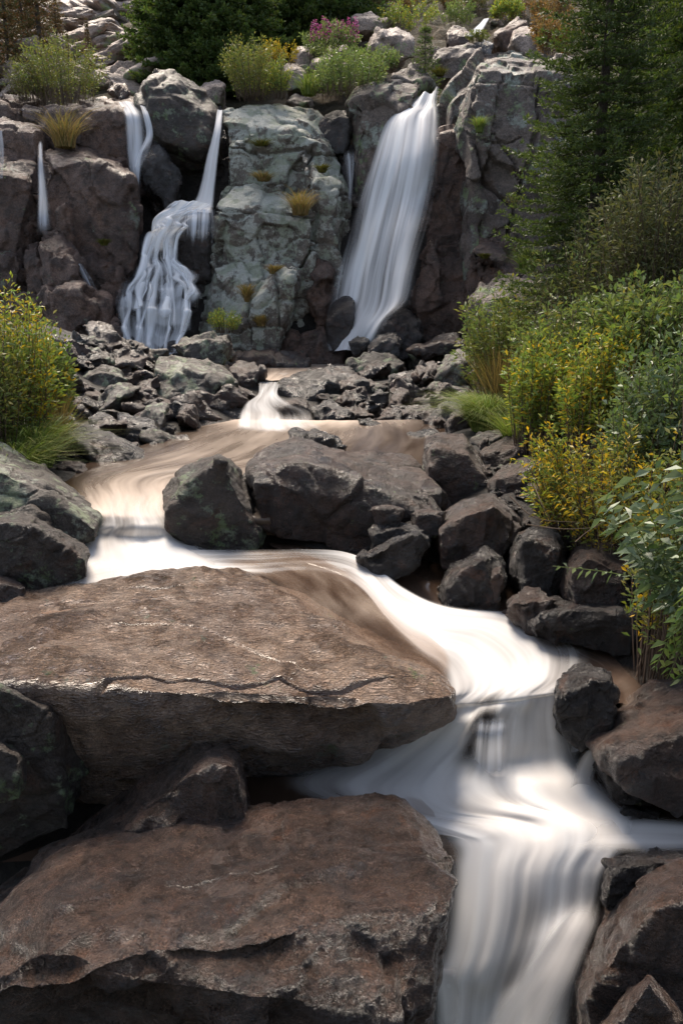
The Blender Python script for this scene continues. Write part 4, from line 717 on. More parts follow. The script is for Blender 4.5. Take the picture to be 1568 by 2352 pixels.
sheet('rock_heap_thread', 'short spill between the broken blocks', 'thread', [[(176, 606, 20.0, .9), (190, 606, 20.0, .6)], [(184, 635, 19.9, 1.0), (210, 632, 19.9, .5)], [(196, 668, 19.8, .7), (228, 660, 19.8, .3)]], nu=16, nv=40, amp=.01, edge=.45, seed=12)
sheet('gap_thread', 'thin water strands in the dark gap right of the tower', 'thread', [[(782, 340, 22.2, .6), (822, 338, 22.2, .6)], [(788, 380, 22.1, .8), (822, 380, 22.1, .6)], [(796, 430, 22.0, .9), (814, 430, 22.0, .5)], [(792, 495, 21.9, .8), (812, 495, 21.9, .5)]], nu=24, nv=60, amp=.01, edge=.45, ends=(.2, .35), seed=13)
sheet('upper_stream', 'white glint of the stream high above the falls', 'cascade', [[(1108, 45, 31, 1.1), (1124, 42, 31, 1.1)], [(1088, 62, 29, 1.1), (1115, 62, 29, 1.0)], [(1072, 76, 28, 1.0), (1110, 78, 28, .5)], [(1060, 86, 27.6, .5), (1100, 88, 27.6, .3)]], nu=24, nv=50, amp=.02, edge=.3, ends=(0, .3), seed=14)
# little falls
sheet('little_falls', 'low white fall spilling from the upper pool into the calm pool', 'chute', [
    [(588, 856, -1.61, 0.27), (622, 857, -1.61, 0.27), (668, 856, -1.61, 0.27)], [(592, 880, -1.66, 0.41), (620, 878, -1.66, 0.61), (648, 875, -1.66, 0.34)], [(590, 905, -1.76, 0.54), (615, 908, -1.76, 0.68), (640, 905, -1.76, 0.48)], [(562, 925, -1.85, 0.48), (612, 930, -1.85, 0.61), (678, 925, -1.85, 0.14)], [(550, 945, -1.93, 0.61), (620, 950, -1.93, 0.61), (660, 947, -1.93, 0.14), (718, 945, -1.94, 0.48)], [(545, 972, -2.03, 0.68), (630, 976, -2.03, 0.75), (730, 972, -2.03, 0.61)], [(540, 992, -2.055, 0.34), (640, 996, -2.055, 0.41), (770, 990, -2.055, 0.34)]], mode='z', nu=70, nv=110, amp=.02, edge=.1, ends=(.0, .15), seed=15)
# cascade below the calm pool, and the sweep to the right
sheet('first_rapid', 'soft white rapid pouring out of the calm pool', 'foam', [
    [(190, 1110, -2.09, .2), (320, 1105, -2.09, .3), (470, 1100, -2.09, .2)], [(205, 1160, -2.12, .4), (310, 1160, -2.12, .6), (400, 1150, -2.12, .4)], [(215, 1200, -2.24, .7), (310, 1205, -2.2, .7), (430, 1200, -2.24, .8)],
    [(165, 1225, -2.36, 1.0), (300, 1238, -2.34, .9), (480, 1240, -2.38, .9)], [(130, 1270, -2.42, 1.0), (320, 1275, -2.40, 1.2), (560, 1275, -2.42, .8)], [(120, 1315, -2.45, .9), (340, 1312, -2.44, 1.2), (640, 1300, -2.44, .7)], [(170, 1350, -2.47, .6), (360, 1345, -2.48, .9), (600, 1340, -2.46, .5)]], mode='z', nu=90, nv=140, amp=.03, edge=.26, ends=(.25, .05), seed=16)
sheet('left_trickle', 'white water slipping away to the left behind the slab', 'foam', [[(300, 1255, -2.36, .9), (300, 1345, -2.44, .9)], [(200, 1285, -2.40, .9), (220, 1352, -2.47, .8)], [(130, 1330, -2.48, .4), (150, 1378, -2.52, .6)], [(70, 1362, -2.62, .9), (90, 1385, -2.62, .8)], [(-40, 1378, -2.68, .7), (-40, 1412, -2.68, .6)]], mode='z', nu=40, nv=100, amp=.012, edge=.4, ends=(.2, 0), seed=17)
sheet('slab_film', 'thin brown film of water gliding over the right end of the slab', 'film', [
    [(440, 1255, -2.43, .9), (470, 1322, -2.44, .8)], [(590, 1258, -2.43, .8), (560, 1322, -2.43, .8)], [(720, 1262, -2.44, .8), (620, 1350, -2.44, .8)], [(800, 1285, -2.46, .9), (690, 1440, -2.47, .5)], [(860, 1340, -2.52, .9), (760, 1510, -2.50, .4)], [(930, 1400, -2.58, .9), (850, 1570, -2.55, .5)], [(1000, 1450, -2.66, 1.0), (950, 1605, -2.62, .6)], [(1050, 1520, -2.74, 1.1), (1030, 1625, -2.72, .7)]], mode='z', nu=80, nv=140, amp=.012, edge=.26, ends=(.15, .08), seed=18, fs=(3, 1.0))
sheet('right_swirl', 'brownish thin current curling round to the right', 'film', [[(1360, 1470, -2.82, .3), (1300, 1560, -2.83, .3)], [(1420, 1500, -2.82, .3), (1330, 1570, -2.80, .4)], [(1480, 1545, -2.83, .5), (1400, 1585, -2.83, .5)], [(1470, 1620, -2.90, .6), (1420, 1620, -2.92, .6)], [(1430, 1690, -2.98, .7), (1375, 1680, -3.02, .6)], [(1400, 1720, -3.05, .5), (1350, 1712, -3.1, .5)]], mode='z', nu=50, nv=140, amp=.01, edge=.45, ends=(.2, .1), seed=20)
sheet('still_foam_line', 'white line of foam below the long low rock', 'foam', [[(1362, 1462, -2.83, 1.3), (1364, 1474, -2.83, 1.3)], [(1420, 1464, -2.83, 1.3), (1422, 1476, -2.83, 1.3)], [(1470, 1446, -2.83, 1.2), (1474, 1454, -2.83, 1.2)]], mode='z', nu=10, nv=40, amp=0, edge=.3, ends=(.1, .1), seed=21)
# the broken fall below
sheet('middle_broken_fall', 'ragged water threads over the brown rock in the middle', 'thread', [
    [(1064, 1634, -2.86, .3), (1118, 1640, -2.86, .4), (1185, 1634, -2.87, .4)], [(1062, 1655, -2.90, .6), (1120, 1660, -2.90, .7), (1185, 1655, -2.92, .9)], [(1058, 1690, -2.98, .6), (1120, 1695, -2.98, .8), (1180, 1690, -3.0, 1.0)], [(1050, 1750, -3.22, .8), (1120, 1760, -3.2, .9), (1180, 1750, -3.22, 1.1)], [(1050, 1800, -3.3, .9), (1120, 1800, -3.3, .9), (1190, 1800, -3.3, 1.0)]], mode='z', nu=60, nv=110, amp=.03, edge=.45, ends=(.4, .3), seed=23)
sheet('right_broken_fall', 'faint fan of water behind the lower edge of the wet black rock', 'thread', [[(1300, 1650, -3.0, .6), (1410, 1610, -2.92, .8)], [(1300, 1690, -3.12, .9), (1390, 1660, -3.08, .8)], [(1295, 1745, -3.26, 1.0), (1365, 1710, -3.2, .7)]], mode='z', nu=50, nv=60, amp=.02, edge=.45, ends=(.1, .1), seed=25)
sheet('right_arc_fall', 'little arching spout leaving the flat topped boulder', 'chute', [[(1352, 1716, -3.05, .8), (1410, 1706, -3.05, .8)], [(1325, 1735, -3.10, .9), (1392, 1730, -3.12, .9)], [(1305, 1775, -3.22, .9), (1372, 1775, -3.24, .7)], [(1290, 1830, -3.32, .8), (1370, 1830, -3.34, .5)]], mode='z', nu=40, nv=60, amp=.02, edge=.45, ends=(.1, .1), seed=26)
sheet('right_inflow', 'shallow white current joining from the right edge', 'foam', [[(1960, 1870, -3.37, .8), (1960, 1985, -3.37, .6)], [(1660, 1880, -3.37, 1.1), (1660, 1965, -3.37, .8)], [(1500, 1872, -3.365, 1.2), (1500, 1968, -3.37, .9)], [(1380, 1875, -3.355, 1.2), (1380, 1970, -3.39, .7)], [(1240, 1880, -3.34, .9), (1260, 1980, -3.40, .8)]], mode='z', nu=50, nv=80, amp=.015, edge=.45, ends=(.05, .5), seed=28)
sheet('chute_edge_veil', 'thin veil sliding over the right flank of the foreground boulder', 'film', [[(900, 1818, -3.30, .7), (1000, 1830, -3.30, .9)], [(930, 1850, -3.32, .6), (1050, 1880, -3.34, .9)], [(985, 1910, -3.38, .5), (1062, 1950, -3.42, .8)], [(1030, 1975, -3.46, .3), (1066, 2020, -3.52, .5)]], mode='z', nu=40, nv=60, amp=.01, edge=.3, ends=(.2, .2), seed=30)
sheet('main_rapid', 'white torrent sweeping round the slab, breaking over hidden rocks and rushing out at the bottom', 'chute', [
    [(330, 1250, -2.38, .8), (330, 1318, -2.45, 1.0)], [(470, 1256, -2.41, .7), (470, 1316, -2.43, .9)], [(600, 1256, -2.42, .45), (590, 1318, -2.42, .4)], [(700, 1256, -2.43, .5), (690, 1310, -2.43, .2)], [(790, 1262, -2.44, .8), (770, 1320, -2.45, .3)], [(862, 1290, -2.50, 1.0), (828, 1355, -2.50, .6)], [(930, 1345, -2.57, .9), (885, 1425, -2.56, .7)], [(1030, 1385, -2.65, .9), (1000, 1440, -2.63, 1.2), (955, 1500, -2.62, .8)],
    [(1220, 1405, -2.74, .5), (1110, 1455, -2.71, .9), (1000, 1545, -2.70, .8)], [(1340, 1470, -2.79, .3), (1180, 1510, -2.76, .85), (1100, 1540, -2.75, 1.0), (1015, 1590, -2.75, .9)], [(1350, 1545, -2.80, .3), (1230, 1560, -2.79, .9), (1120, 1575, -2.79, 1.1), (1010, 1610, -2.78, .8)],
    [(1300, 1585, -2.83, .5), (1240, 1592, -2.825, .9), (1180, 1600, -2.825, .7), (1110, 1608, -2.83, .45), (1050, 1614, -2.825, .9), (965, 1628, -2.83, .7)],
    [(1302, 1596, -2.87, .5), (1238, 1604, -2.86, .85), (1176, 1614, -2.865, .7), (1109, 1624, -2.87, .65), (1045, 1628, -2.87, .9), (945, 1642, -2.88, .7)],
    [(1308, 1640, -2.98, .5), (1238, 1640, -2.96, .85), (1172, 1645, -2.95, .6), (1108, 1650, -2.90, .25), (1045, 1658, -2.94, 1.0), (905, 1662, -2.99, .7)],
    [(1322, 1698, -3.14, .6), (1240, 1698, -3.11, .9), (1172, 1702, -3.10, .7), (1102, 1706, -3.06, .05), (1025, 1708, -3.09, 1.0), (840, 1706, -3.15, .7)],
    [(1345, 1752, -3.29, .6), (1245, 1752, -3.25, 1.2), (1175, 1756, -3.25, .8), (1095, 1762, -3.22, .45), (1000, 1762, -3.22, 1.05), (740, 1752, -3.30, .5)],
    [(1400, 1805, -3.35, .8), (1255, 1796, -3.26, 1.35), (1180, 1805, -3.31, .9), (1085, 1812, -3.29, .85), (960, 1815, -3.29, 1.1), (640, 1796, -3.35, .35)],
    [(1450, 1850, -3.36, .9), (1268, 1846, -3.32, 1.2), (1190, 1850, -3.36, .7), (1085, 1858, -3.31, .85), (965, 1862, -3.33, .8), (700, 1840, -3.37, .3)],
    [(1490, 1892, -3.37, 1.0), (1290, 1888, -3.33, 1.3), (1195, 1888, -3.34, 1.2), (1110, 1896, -3.32, 1.1), (1040, 1912, -3.36, .8), (930, 1890, -3.39, .3)],
    [(1470, 1936, -3.41, 1.0), (1270, 1936, -3.37, 1.3), (1140, 1936, -3.37, 1.25), (1060, 1945, -3.41, 1.1), (1010, 1945, -3.45, .7)],
    [(1420, 2000, -3.52, .9), (1260, 2000, -3.47, 1.2), (1130, 2000, -3.47, 1.1), (1035, 2005, -3.52, 1.0), (1015, 2005, -3.54, .7)],
    [(1400, 2060, -3.66, .6), (1330, 2075, -3.64, .9), (1240, 2090, -3.65, .75), (1110, 2090, -3.62, 1.0), (1005, 2090, -3.68, .9)], [(1378, 2130, -3.78, .7), (1300, 2150, -3.74, 1.1), (1200, 2170, -3.79, .8), (1090, 2180, -3.77, 1.0), (990, 2180, -3.84, .8)],
    [(1356, 2215, -3.91, .8), (1260, 2235, -3.89, 1.05), (1170, 2250, -3.94, .6), (1070, 2250, -3.89, .9), (968, 2240, -3.93, .9)], [(1330, 2320, -4.08, .7), (1200, 2320, -4.04, 1.0), (1110, 2320, -4.08, .7), (1050, 2320, -4.05, .9), (975, 2320, -4.08, .7)], [(1315, 2480, -4.34, .7), (1190, 2480, -4.31, 1.0), (1080, 2480, -4.33, .8), (965, 2480, -4.34, .7)]],
    mode='z', nu=150, nv=520, amp=.022, edge=.16, ends=(.03, 0), seed=29, fs=(3.6, .3), rough=(.5, .68, 1.3))
sheet('diagonal_veil', 'slanting veil of white water joining the lower chute from the right boulder', 'chute', [[(1395, 2040, -3.60, .4), (1330, 2050, -3.59, .6)], [(1392, 2110, -3.68, .9), (1270, 2110, -3.64, .9)], [(1372, 2170, -3.77, 1.1), (1215, 2185, -3.74, .9)], [(1340, 2250, -3.89, 1.1), (1160, 2265, -3.86, .8)], [(1290, 2352, -4.06, 1.0), (1100, 2352, -4.02, .7)], [(1240, 2480, -4.28, .9), (1060, 2480, -4.26, .6)]], mode='z', nu=60, nv=120, amp=.02, edge=.4, ends=(.3, 0), seed=41, fs=(3, .3))
sheet('left_spout', 'small swelling of white water at the left rim of the lower chute', 'chute', [[(975, 2205, -3.86, .5), (1060, 2200, -3.84, .5)], [(968, 2235, -3.88, 1.1), (1060, 2235, -3.86, 1.0)], [(985, 2290, -3.98, .9), (1070, 2290, -3.97, .8)], [(990, 2400, -4.18, .6), (1070, 2400, -4.16, .5)]], mode='z', nu=40, nv=60, amp=.02, edge=.45, ends=(.35, .2), seed=42)
sheet('small_rock_veil', 'white water parted by the drowned rock in the shaded swirl', 'foam', [[(905, 1302, -2.60, .2), (1000, 1290, -2.62, .5)], [(900, 1335, -2.66, .5), (1010, 1330, -2.66, .6)], [(930, 1380, -2.70, .8), (1040, 1372, -2.70, .3)]], mode='z', nu=40, nv=40, amp=.02, edge=.45, ends=(.3, .2), seed=32)
print('water', round(time.time() - T0, 1))
#@VEG
def leaves(pts, dirs, L, W, rg, fold=.25, droop=.2):
    """pointed, slightly folded leaf at each point: 6 verts, 4 triangles -> as 2 quads"""
    n = len(pts); d = dirs / (np.linalg.norm(dirs, axis=1)[:, None] + 1e-9)
    r = rg.normal(size=(n, 3)); s = np.cross(d, r); s /= np.linalg.norm(s, axis=1)[:, None] + 1e-9; up = np.cross(s, d)
    L = np.asarray(L) * rg.uniform(.5, 1.4, n); L = L[:, None]; W_ = L * W
    b = pts; t = pts + d * L - np.array((0, 0, 1)) * droop * L
    mid = pts + d * L * .45
    l = mid + s * W_ * .5 + up * W_ * fold; r_ = mid - s * W_ * .5 + up * W_ * fold
    V = np.stack([b, l, t, r_], 1).reshape(-1, 3); i = np.arange(n)[:, None] * 4
    return V, np.concatenate([i, i + 1, i + 2, i + 3], 1)
def tubes(lines, r0, r1, sides=4):
    Vs = []; Fs = []; off = 0
    for ln in lines:
        ln = np.asarray(ln); m = len(ln); t = np.gradient(ln, axis=0); t /= np.linalg.norm(t, axis=1)[:, None] + 1e-9
        a = np.cross(t, (0.31, .9, .2)); a /= np.linalg.norm(a, axis=1)[:, None] + 1e-9; b = np.cross(t, a)
        rr = np.linspace(r0, r1, m)[:, None]
        ring = [ln + rr * (a * math.cos(2 * math.pi * k / sides) + b * math.sin(2 * math.pi * k / sides)) for k in range(sides)]
        Vs.append(np.stack(ring, 1).reshape(-1, 3))
        i = np.arange(m - 1)[:, None] * sides
        for k in range(sides):
            k2 = (k + 1) % sides; Fs.append(np.concatenate([i + k, i + k2, i + sides + k2, i + sides + k], 1) + off)
        off += m * sides
    return np.concatenate(Vs), np.concatenate(Fs)
def stems(base, h, spread, n, rg, bend=.3, m=8, lean=(0, 0), foot=.15):
    out = []
    for k in range(n):
        a = rg.uniform(0, 2 * math.pi); rad = math.sqrt(rg.uniform(0, 1)) * spread; hh = h * rg.uniform(.6, 1.05) * (1 - .30 * (rad / max(spread, .01)) ** 2)
        b = base + np.array((math.cos(a), math.sin(a), 0)) * rad * foot
        e = base + np.array((math.cos(a) * rad + lean[0] * hh, math.sin(a) * rad + lean[1] * hh, hh))
        c = (b + e) / 2 + np.array((math.cos(a), math.sin(a), 0)) * rad * -.12 + np.array((0, 0, hh * bend * .4)) + rg.normal(size=3) * .04 * h
        t = np.linspace(0, 1, m)[:, None]; out.append((1 - t) ** 2 * b + 2 * t * (1 - t) * c + t ** 2 * e)
    return out
def bush(px, py, Y, top, wpx, mat, leafL, label, n=60, per=40, W=.35, name='shrub', cat='shrub', group=None, seed=1, stem_r=.008, lo=.2, bend=.3, lean=(0, 0), twig=.12, foot=.15, jit=.5, zoff=0, droop=.2, whorl=False, mat2=None, ground=True):
    rg = np.random.default_rng(seed); b = P(px, py, Y); h = (py - top) / F * Y * 1.02 
    if ground:
        z = gz(b[0], b[1]);  h += max(0, b[2] - z); b[2] = min(b[2], z + .02)
    sp = wpx / 2 / F * Y
    root = empty(name, b); tag(root, label, cat, group)
    st = stems(b, h, sp, n, rg, bend, lean=lean, foot=foot)
    V, Fc = tubes(st, stem_r, stem_r * .3, 3); mesh_np('stems', V, Fc, M['stem'], root, b)
    S = np.array(st); m = S.shape[1]
    t = rg.uniform(lo, 1.0, (n, per)) ** .8 * (m - 1 - 1e-6); i = t.astype(int); f = (t - i)[:, :, None]
    k = np.arange(n)[:, None]
    p = S[k, i] * (1 - f) + S[k, np.minimum(i + 1, m - 1)] * f; tg = S[k, np.minimum(i + 1, m - 1)] - S[k, i]
    tg /= np.linalg.norm(tg, axis=2)[:, :, None] + 1e-9
    o = rg.normal(size=p.shape); o /= np.linalg.norm(o, axis=2)[:, :, None]
    p = p + o * twig * rg.uniform(0, 1, p.shape[:2])[:, :, None] ** .7 * h * .6
    d = tg * .7 + o * (jit + .3)
    p = p.reshape(-1, 3); d = d.reshape(-1, 3)
    if mat2:
        q = rg.uniform(size=len(p)) < mat2[1]
        V2, F2 = leaves(p[q], d[q], leafL * mat2[2], W, rg, droop=droop); mesh_np('blossoms' if mat2[0] in ('pink', 'yellow') else 'foliage', V2, F2, M[mat2[0]], root, b, smooth=False); p, d = p[~q], d[~q]
    V, Fc = leaves(p, d, leafL, W, rg, droop=droop)
    mesh_np('foliage', V, Fc, M[mat], root, b, smooth=False)
    return root
def grass(px, py, Y, top, wpx, mat, label, n=400, name='grass_tuft', cat='grass', group=None, seed=1, bw=.006, bend=.6, ground=True, lean=(0, 0), droop=.0):
    rg = np.random.default_rng(seed); b = P(px, py, Y)
    h = (py - top) / F * Y; sp = wpx / 2 / F * Y
    if ground: b[2] = min(b[2], gz(b[0], b[1]) + .02) if abs(b[2] - gz(b[0], b[1])) < .6 else b[2]
    a = rg.uniform(0, 2 * math.pi, n); r = np.sqrt(rg.uniform(0, 1, n)) * sp; A = np.stack([np.cos(a), np.sin(a), 0 * a], 1)
    base = b + A * (r * .55)[:, None]; hh = h * rg.uniform(.5, 1.05, n)
    out = A * (r * .6)[:, None] + rg.normal(size=(n, 3)) * (.12 * h) * (1, 1, 0)
    m = 5; V = []
    sd2 = np.cross(A + rg.normal(size=(n, 3)) * .8, (0, 0, 1)); sd2 /= np.linalg.norm(sd2, axis=1)[:, None]
    for k in range(m):
        t = k / (m - 1); c = base + np.array((0, 0, 1)) * (hh * (t - droop * t * t * 1.5 - bend * .25 * t ** 3))[:, None] + out * (t ** 1.8 * (1 + bend)) + np.array((lean[0], lean[1], 0)) * (hh * t * t)[:, None]
        wd = bw * (1 - t) ** .6 + .0006
        V.append(np.stack([c - sd2 * wd, c + sd2 * wd], 1))
    V = np.stack(V, 1).reshape(-1, 3)            # n, m, 2
    i = (np.arange(n)[:, None] * m * 2 + np.arange(m - 1)[None] * 2).ravel()
    o = mesh_np(name, V, np.stack([i, i + 1, i + 3, i + 2], 1), M[mat], origin=b)
    return tag(o, label, cat, group)
def spruce_mesh(h, R, seed, whorls=34, nb=7, needle=.05, den=14, base_h=.05, top=0.0, droop=.25, nw=.22, power=.75):
    """returns trunk and crown arrays; the crown is thousands of needle tufts along drooping boughs"""
    rg = np.random.default_rng(seed); bl = []; PT = []; DR = []
    for w_ in range(whorls):
        f = base_h + (1 - base_h) * (w_ + rg.uniform(-.3, .3)) / whorls; z = h * f
        L0 = R * max(.04, (1 - f)) ** power
        for k in range(nb):
            a = 2 * math.pi * (k + rg.uniform(-.35, .35)) / nb + w_ * 1.3; L = L0 * rg.uniform(.6, 1.15)
            d = np.array((math.cos(a), math.sin(a), 0)); t = np.linspace(0, 1, 7)[:, None]
            ln = np.array((0, 0, z)) + d * L * t + np.array((0, 0, 1)) * L * (-droop * 1.3 * t + droop * 1.2 * t ** 2.2 + .10)
            bl.append(ln)
            s = np.cross(d, (0, 0, 1)); nt_ = max(3, int(L / .09))
            for j in range(nt_):
                q = .12 + .88 * (j + rg.uniform(0, 1)) / nt_; ii = min(5, int(q * 6)); p = ln[ii] + (ln[ii + 1] - ln[ii]) * (q * 6 - ii)
                for sg in (-1, 1):
                    tl = L * .26 * (1.05 - q) * rg.uniform(.6, 1.3) + .05; td = d * .75 + s * sg * rg.uniform(.5, 1.0) + np.array((0, 0, rg.uniform(-.12, .1))); td /= np.linalg.norm(td)
                    nn = max(4, int(den * (tl / .25)))
                    x = rg.uniform(0, 1, (nn, 1)); PT.append(p + td * tl * x); nd = rg.normal(size=(nn, 3)) * .55 + td * .8 + np.array((0, 0, .45)); DR.append(nd)
    PT = np.concatenate(PT); DR = np.concatenate(DR)
    CV, CF = leaves(PT, DR, needle, nw, rg, fold=.1, droop=0)
    t = np.linspace(0, 1, 9)[:, None]; tr = np.array((0, 0, 1)) * h * t + .02 * h * np.sin(t * 5) * np.array((.3, .2, 0))
    TV, TF = tubes([tr], h * .011 + .02, .008, 8); BV, BF = tubes(bl, .010, .003, 3)
    return (np.concatenate([TV, BV]), np.concatenate([TF, BF + len(TV)])), (CV, CF)
def spruce(loc, label, data, mat, group=None, name='spruce_tree', cat='spruce'):
    root = empty(name, loc); tag(root, label, cat, group)
    (tv, tf), (cv, cf) = data
    a = mesh_np('trunk', tv, tf, M['bark'], root); a.location = (0, 0, 0)
    c = mesh_np('crown', cv, cf, M[mat], root, smooth=False); c.location = (0, 0, 0); return root
def copy_tree(root, loc, label, s=1.0, rz=0.0, group=None, sz=None):
    r = root.copy(); C.objects.link(r); r.location = loc; r.scale = (s, s, sz or s); r.rotation_euler = (0, 0, rz); r['label'] = label
    if group: r['group'] = group
    elif 'group' in r: del r['group']
    for ch in root.children:
        c = ch.copy(); C.objects.link(c); c.parent = r
    return r
def gp(px, py, Y):                # on the ground under that point
    a = P(px, py, Y); a[2] = gz(a[0], a[1]) - .05; return a
# right hand spruces
a = gp(1322, 900, 12.0)
spruce(a, 'tall green spruce with a pale bare trunk showing, at the right of the cliff', spruce_mesh(8.6, 1.6, 11, whorls=50, nb=8, needle=.062, den=24, base_h=.12, power=.62, nw=.3, droop=.4), 'needle', group='spruces at the right edge')
a = gp(1520, 900, 13.4)
s2 = spruce(a, 'dark spruce at the right edge behind the tall green one', spruce_mesh(10.5, 2.0, 12, whorls=44, nb=7, needle=.075, den=18, base_h=.1, power=.6, nw=.3, droop=.4), 'needle_dark', group='spruces at the right edge')
copy_tree(s2, gp(1690, 900, 12.4), 'dark spruce cut off by the right edge of the picture', 1.0, 2.0, 'spruces at the right edge')
copy_tree(s2, gp(1440, 700, 16.5), 'dark spruce deep in the shade between the tall green one and the cliff top', .95, 1.0, 'spruces at the right edge')
for k in range(16):                # unseen spruces added behind the camera to darken rock faces turned this way
    copy_tree(s2, np.array((-13 + k * 1.75 + (k % 3) * .3, -5.5 - (k % 2) * 2.2, -2.2 + EYE)), 'dark spruce added unseen behind the camera to cut the front light', .95 + .05 * (k % 4), k * 1.1, 'unseen light blocking spruces behind the camera')
# upper spruces
sp3 = spruce(gp(430, 185, 27.5), 'broad dark spruce in the middle of the upper stand', spruce_mesh(4.6, 1.75, 13, whorls=34, nb=8, needle=.13, den=13, base_h=.02, nw=.4, power=.5), 'needle_dark', group='spruces above the left falls')
for px, Y, s, r, l in [(378, 28.5, .85, 1, 'leftmost broad spruce of the upper stand'), (505, 27.0, .9, 2, 'spruce of the upper stand right behind the perched boulder'), (562, 28.5, .95, 3, 'spruce at the right end of the lit upper stand'), (410, 30, 1.0, 4, 'spruce behind the leftmost one of the upper stand'), (470, 30.5, 1.15, 2.6, 'rear spruce rising out of the upper stand'), (640, 31.5, 1.15, 5, 'shaded spruce behind the olive shrub'), (705, 33, 1.2, 0, 'shaded spruce behind the fireweed'), (770, 34.5, 1.15, 2, 'shaded spruce right of the fireweed clump'), (600, 34, 1.2, 2, 'black spruce deep behind the upper stand'), (670, 36, 1.3, 1, 'tallest black spruce in the background'), (820, 38, 1.0, 1, 'far spruce at the top above the pale boulder')]:
    copy_tree(sp3, gp(px, 185, Y), l, s, r, 'spruces above the left falls')
spruce(gp(975, 160, 25), 'little dark green spruce on the ledge above the main fall', spruce_mesh(2.9, .85, 14, whorls=20, nb=7, needle=.07, den=9, base_h=.03, nw=.3), 'needle_dark')
sp4 = spruce(gp(92, 120, 29), 'thin spruce with rusty twigs and a bare grey trunk on the left slope', spruce_mesh(6.5, .8, 15, whorls=26, nb=6, needle=.13, den=9, base_h=.12, nw=.3), 'needle_red', group='thin spruces of the left slope')
for px, py, Y, s, l in [(20, 130, 28, .9, 'rusty spruce at the left edge'), (55, 100, 30, .95, 'rusty spruce between the edge and the bare trunk'), (135, 110, 31, .5, 'young rusty spruce right of the bare trunk'), (160, 150, 28, .25, 'tiny spruce on the pale left slope'), (205, 130, 28, .32, 'small spruce in the middle of the pale left slope'), (-40, 150, 27, .9, 'spruce just outside the left edge'), (1290, 60, 30, .5, 'small rusty spruce above the right cliff')]:
    copy_tree(sp4, gp(px, py, Y), l, s, px, 'thin spruces of the left slope')
# shrubs on the ledges
bush(150, 245, 23.8, 118, 200, 'willow', .085, 'wide olive and yellow willow shrub on the left ledge', n=110, per=60, seed=21, W=.3, foot=.6, group='ledge shrubs', ground=False, twig=.09)
bush(70, 240, 24.0, 150, 110, 'olive', .08, 'darker shrub at the far left of the ledge', n=60, per=50, seed=22, foot=.6, group='ledge shrubs', ground=False)
bush(580, 228, 24.0, 112, 140, 'willow', .075, 'round olive shrub above the tower', n=110, per=60, seed=23, foot=.5, group='ledge shrubs', ground=False, twig=.09, lo=.1)
bush(640, 225, 23.8, 155, 60, 'mixed', .07, 'small fresh green shrub with orange tips beside the round olive one', n=50, per=40, seed=24, foot=.5, group='ledge shrubs', ground=False)
bush(640, 150, 25.5, 105, 90, 'yellow', .07, 'yellow bush behind the round olive shrub', n=50, per=40, seed=25, foot=.6, group='ledge shrubs', ground=False)
bush(800, 222, 23.6, 135, 170, 'green', .085, 'leafy green herb bank above the dark gap', n=120, per=50, seed=26, foot=.8, group='ledge shrubs', ground=False, W=.4, bend=.1)
bush(865, 165, 24.6, 118, 100, 'green', .08, 'low green plants left of the little spruce', n=60, per=40, seed=27, foot=.8, group='ledge shrubs', ground=False)
bush(760, 135, 26, 72, 120, 'green', .10, 'fireweed clump with leafy stems under the pink spikes', n=60, per=40, seed=28, foot=.8, bend=.05, ground=False, name='fireweed', cat='fireweed')
rgf = np.random.default_rng(5)
for k in range(24):
    px = 715 + k * 4.6 + rgf.uniform(-3, 3); b = P(px, 92 + rgf.uniform(-6, 8), 25.7); h = rgf.uniform(.35, .62)
    n = 60; t = rgf.uniform(0, 1, n); r = .06 * (1 - t * .75); a_ = rgf.uniform(0, 6.28, n)
    pts = b + np.stack([np.cos(a_) * r, np.sin(a_) * r, t * h], 1); V, Fc = leaves(pts, np.stack([np.cos(a_), np.sin(a_), .4 + 0 * a_], 1), .045, .8, rgf)
    o = mesh_np('fireweed_spike', V, Fc, M['pink'], origin=b, smooth=False); tag(o, 'upright pink fireweed flower spike on the upper ledge', 'flower', 'fireweed flower spikes')
bush(935, 60, 31, 22, 130, 'mixed', .09, 'yellow green shrub left of the little spruce on the skyline', n=60, per=45, seed=29, foot=.8, group='skyline shrubs', ground=False)
bush(1050, 60, 31, 15, 70, 'green', .09, 'green shrub right of the little spruce on the skyline', n=40, per=45, seed=30, foot=.8, group='skyline shrubs', ground=False)
k = 0
for px, py, Y, tp, wd, m in [(830, 40, 36, -5, 110, 'olive'), (900, 30, 37, -12, 110, 'rust'), (985, 30, 38, -12, 120, 'olive'), (1060, 28, 37, -25, 110, 'rust'), (1130, 30, 36, -20, 120, 'olive'), (1200, 40, 35, -15, 110, 'rust'), (1265, 60, 31, 5, 90, 'rust'), (1160, 45, 33, 10, 70, 'mixed'), (1280, 130, 25, 60, 90, 'rust'), (1255, 100, 27, 40, 70, 'rust'), (20, 60, 36, 0, 80, 'olive'), (330, 30, 42, -20, 200, 'olive'), (230, 20, 45, -30, 160, 'olive')]:
    k += 1; bush(px, py, Y, tp, wd, m, .12, ['', 'dull shrub on the skyline above the fireweed', 'rusty shrub on the skyline above the pale boulder', 'dull shrub behind the top of the little spruce', 'rusty shrub behind the upper stream, left side', 'dull shrub behind the upper stream', 'rusty shrub above the dark split boulder', 'rusty bush between the split boulder and the right spruces', 'yellowish shrub touching the dark split boulder', 'orange brown bush hanging over the top of the right cliff', 'orange brown bush above the pale leaning boulder', 'dull shrub at the top left corner', 'dull shrub above the dense spruce stand', 'dull shrub above the pale left slope'][k], n=50, per=45, seed=40 + k, foot=.8, group='skyline shrubs', ground=False, twig=.14)
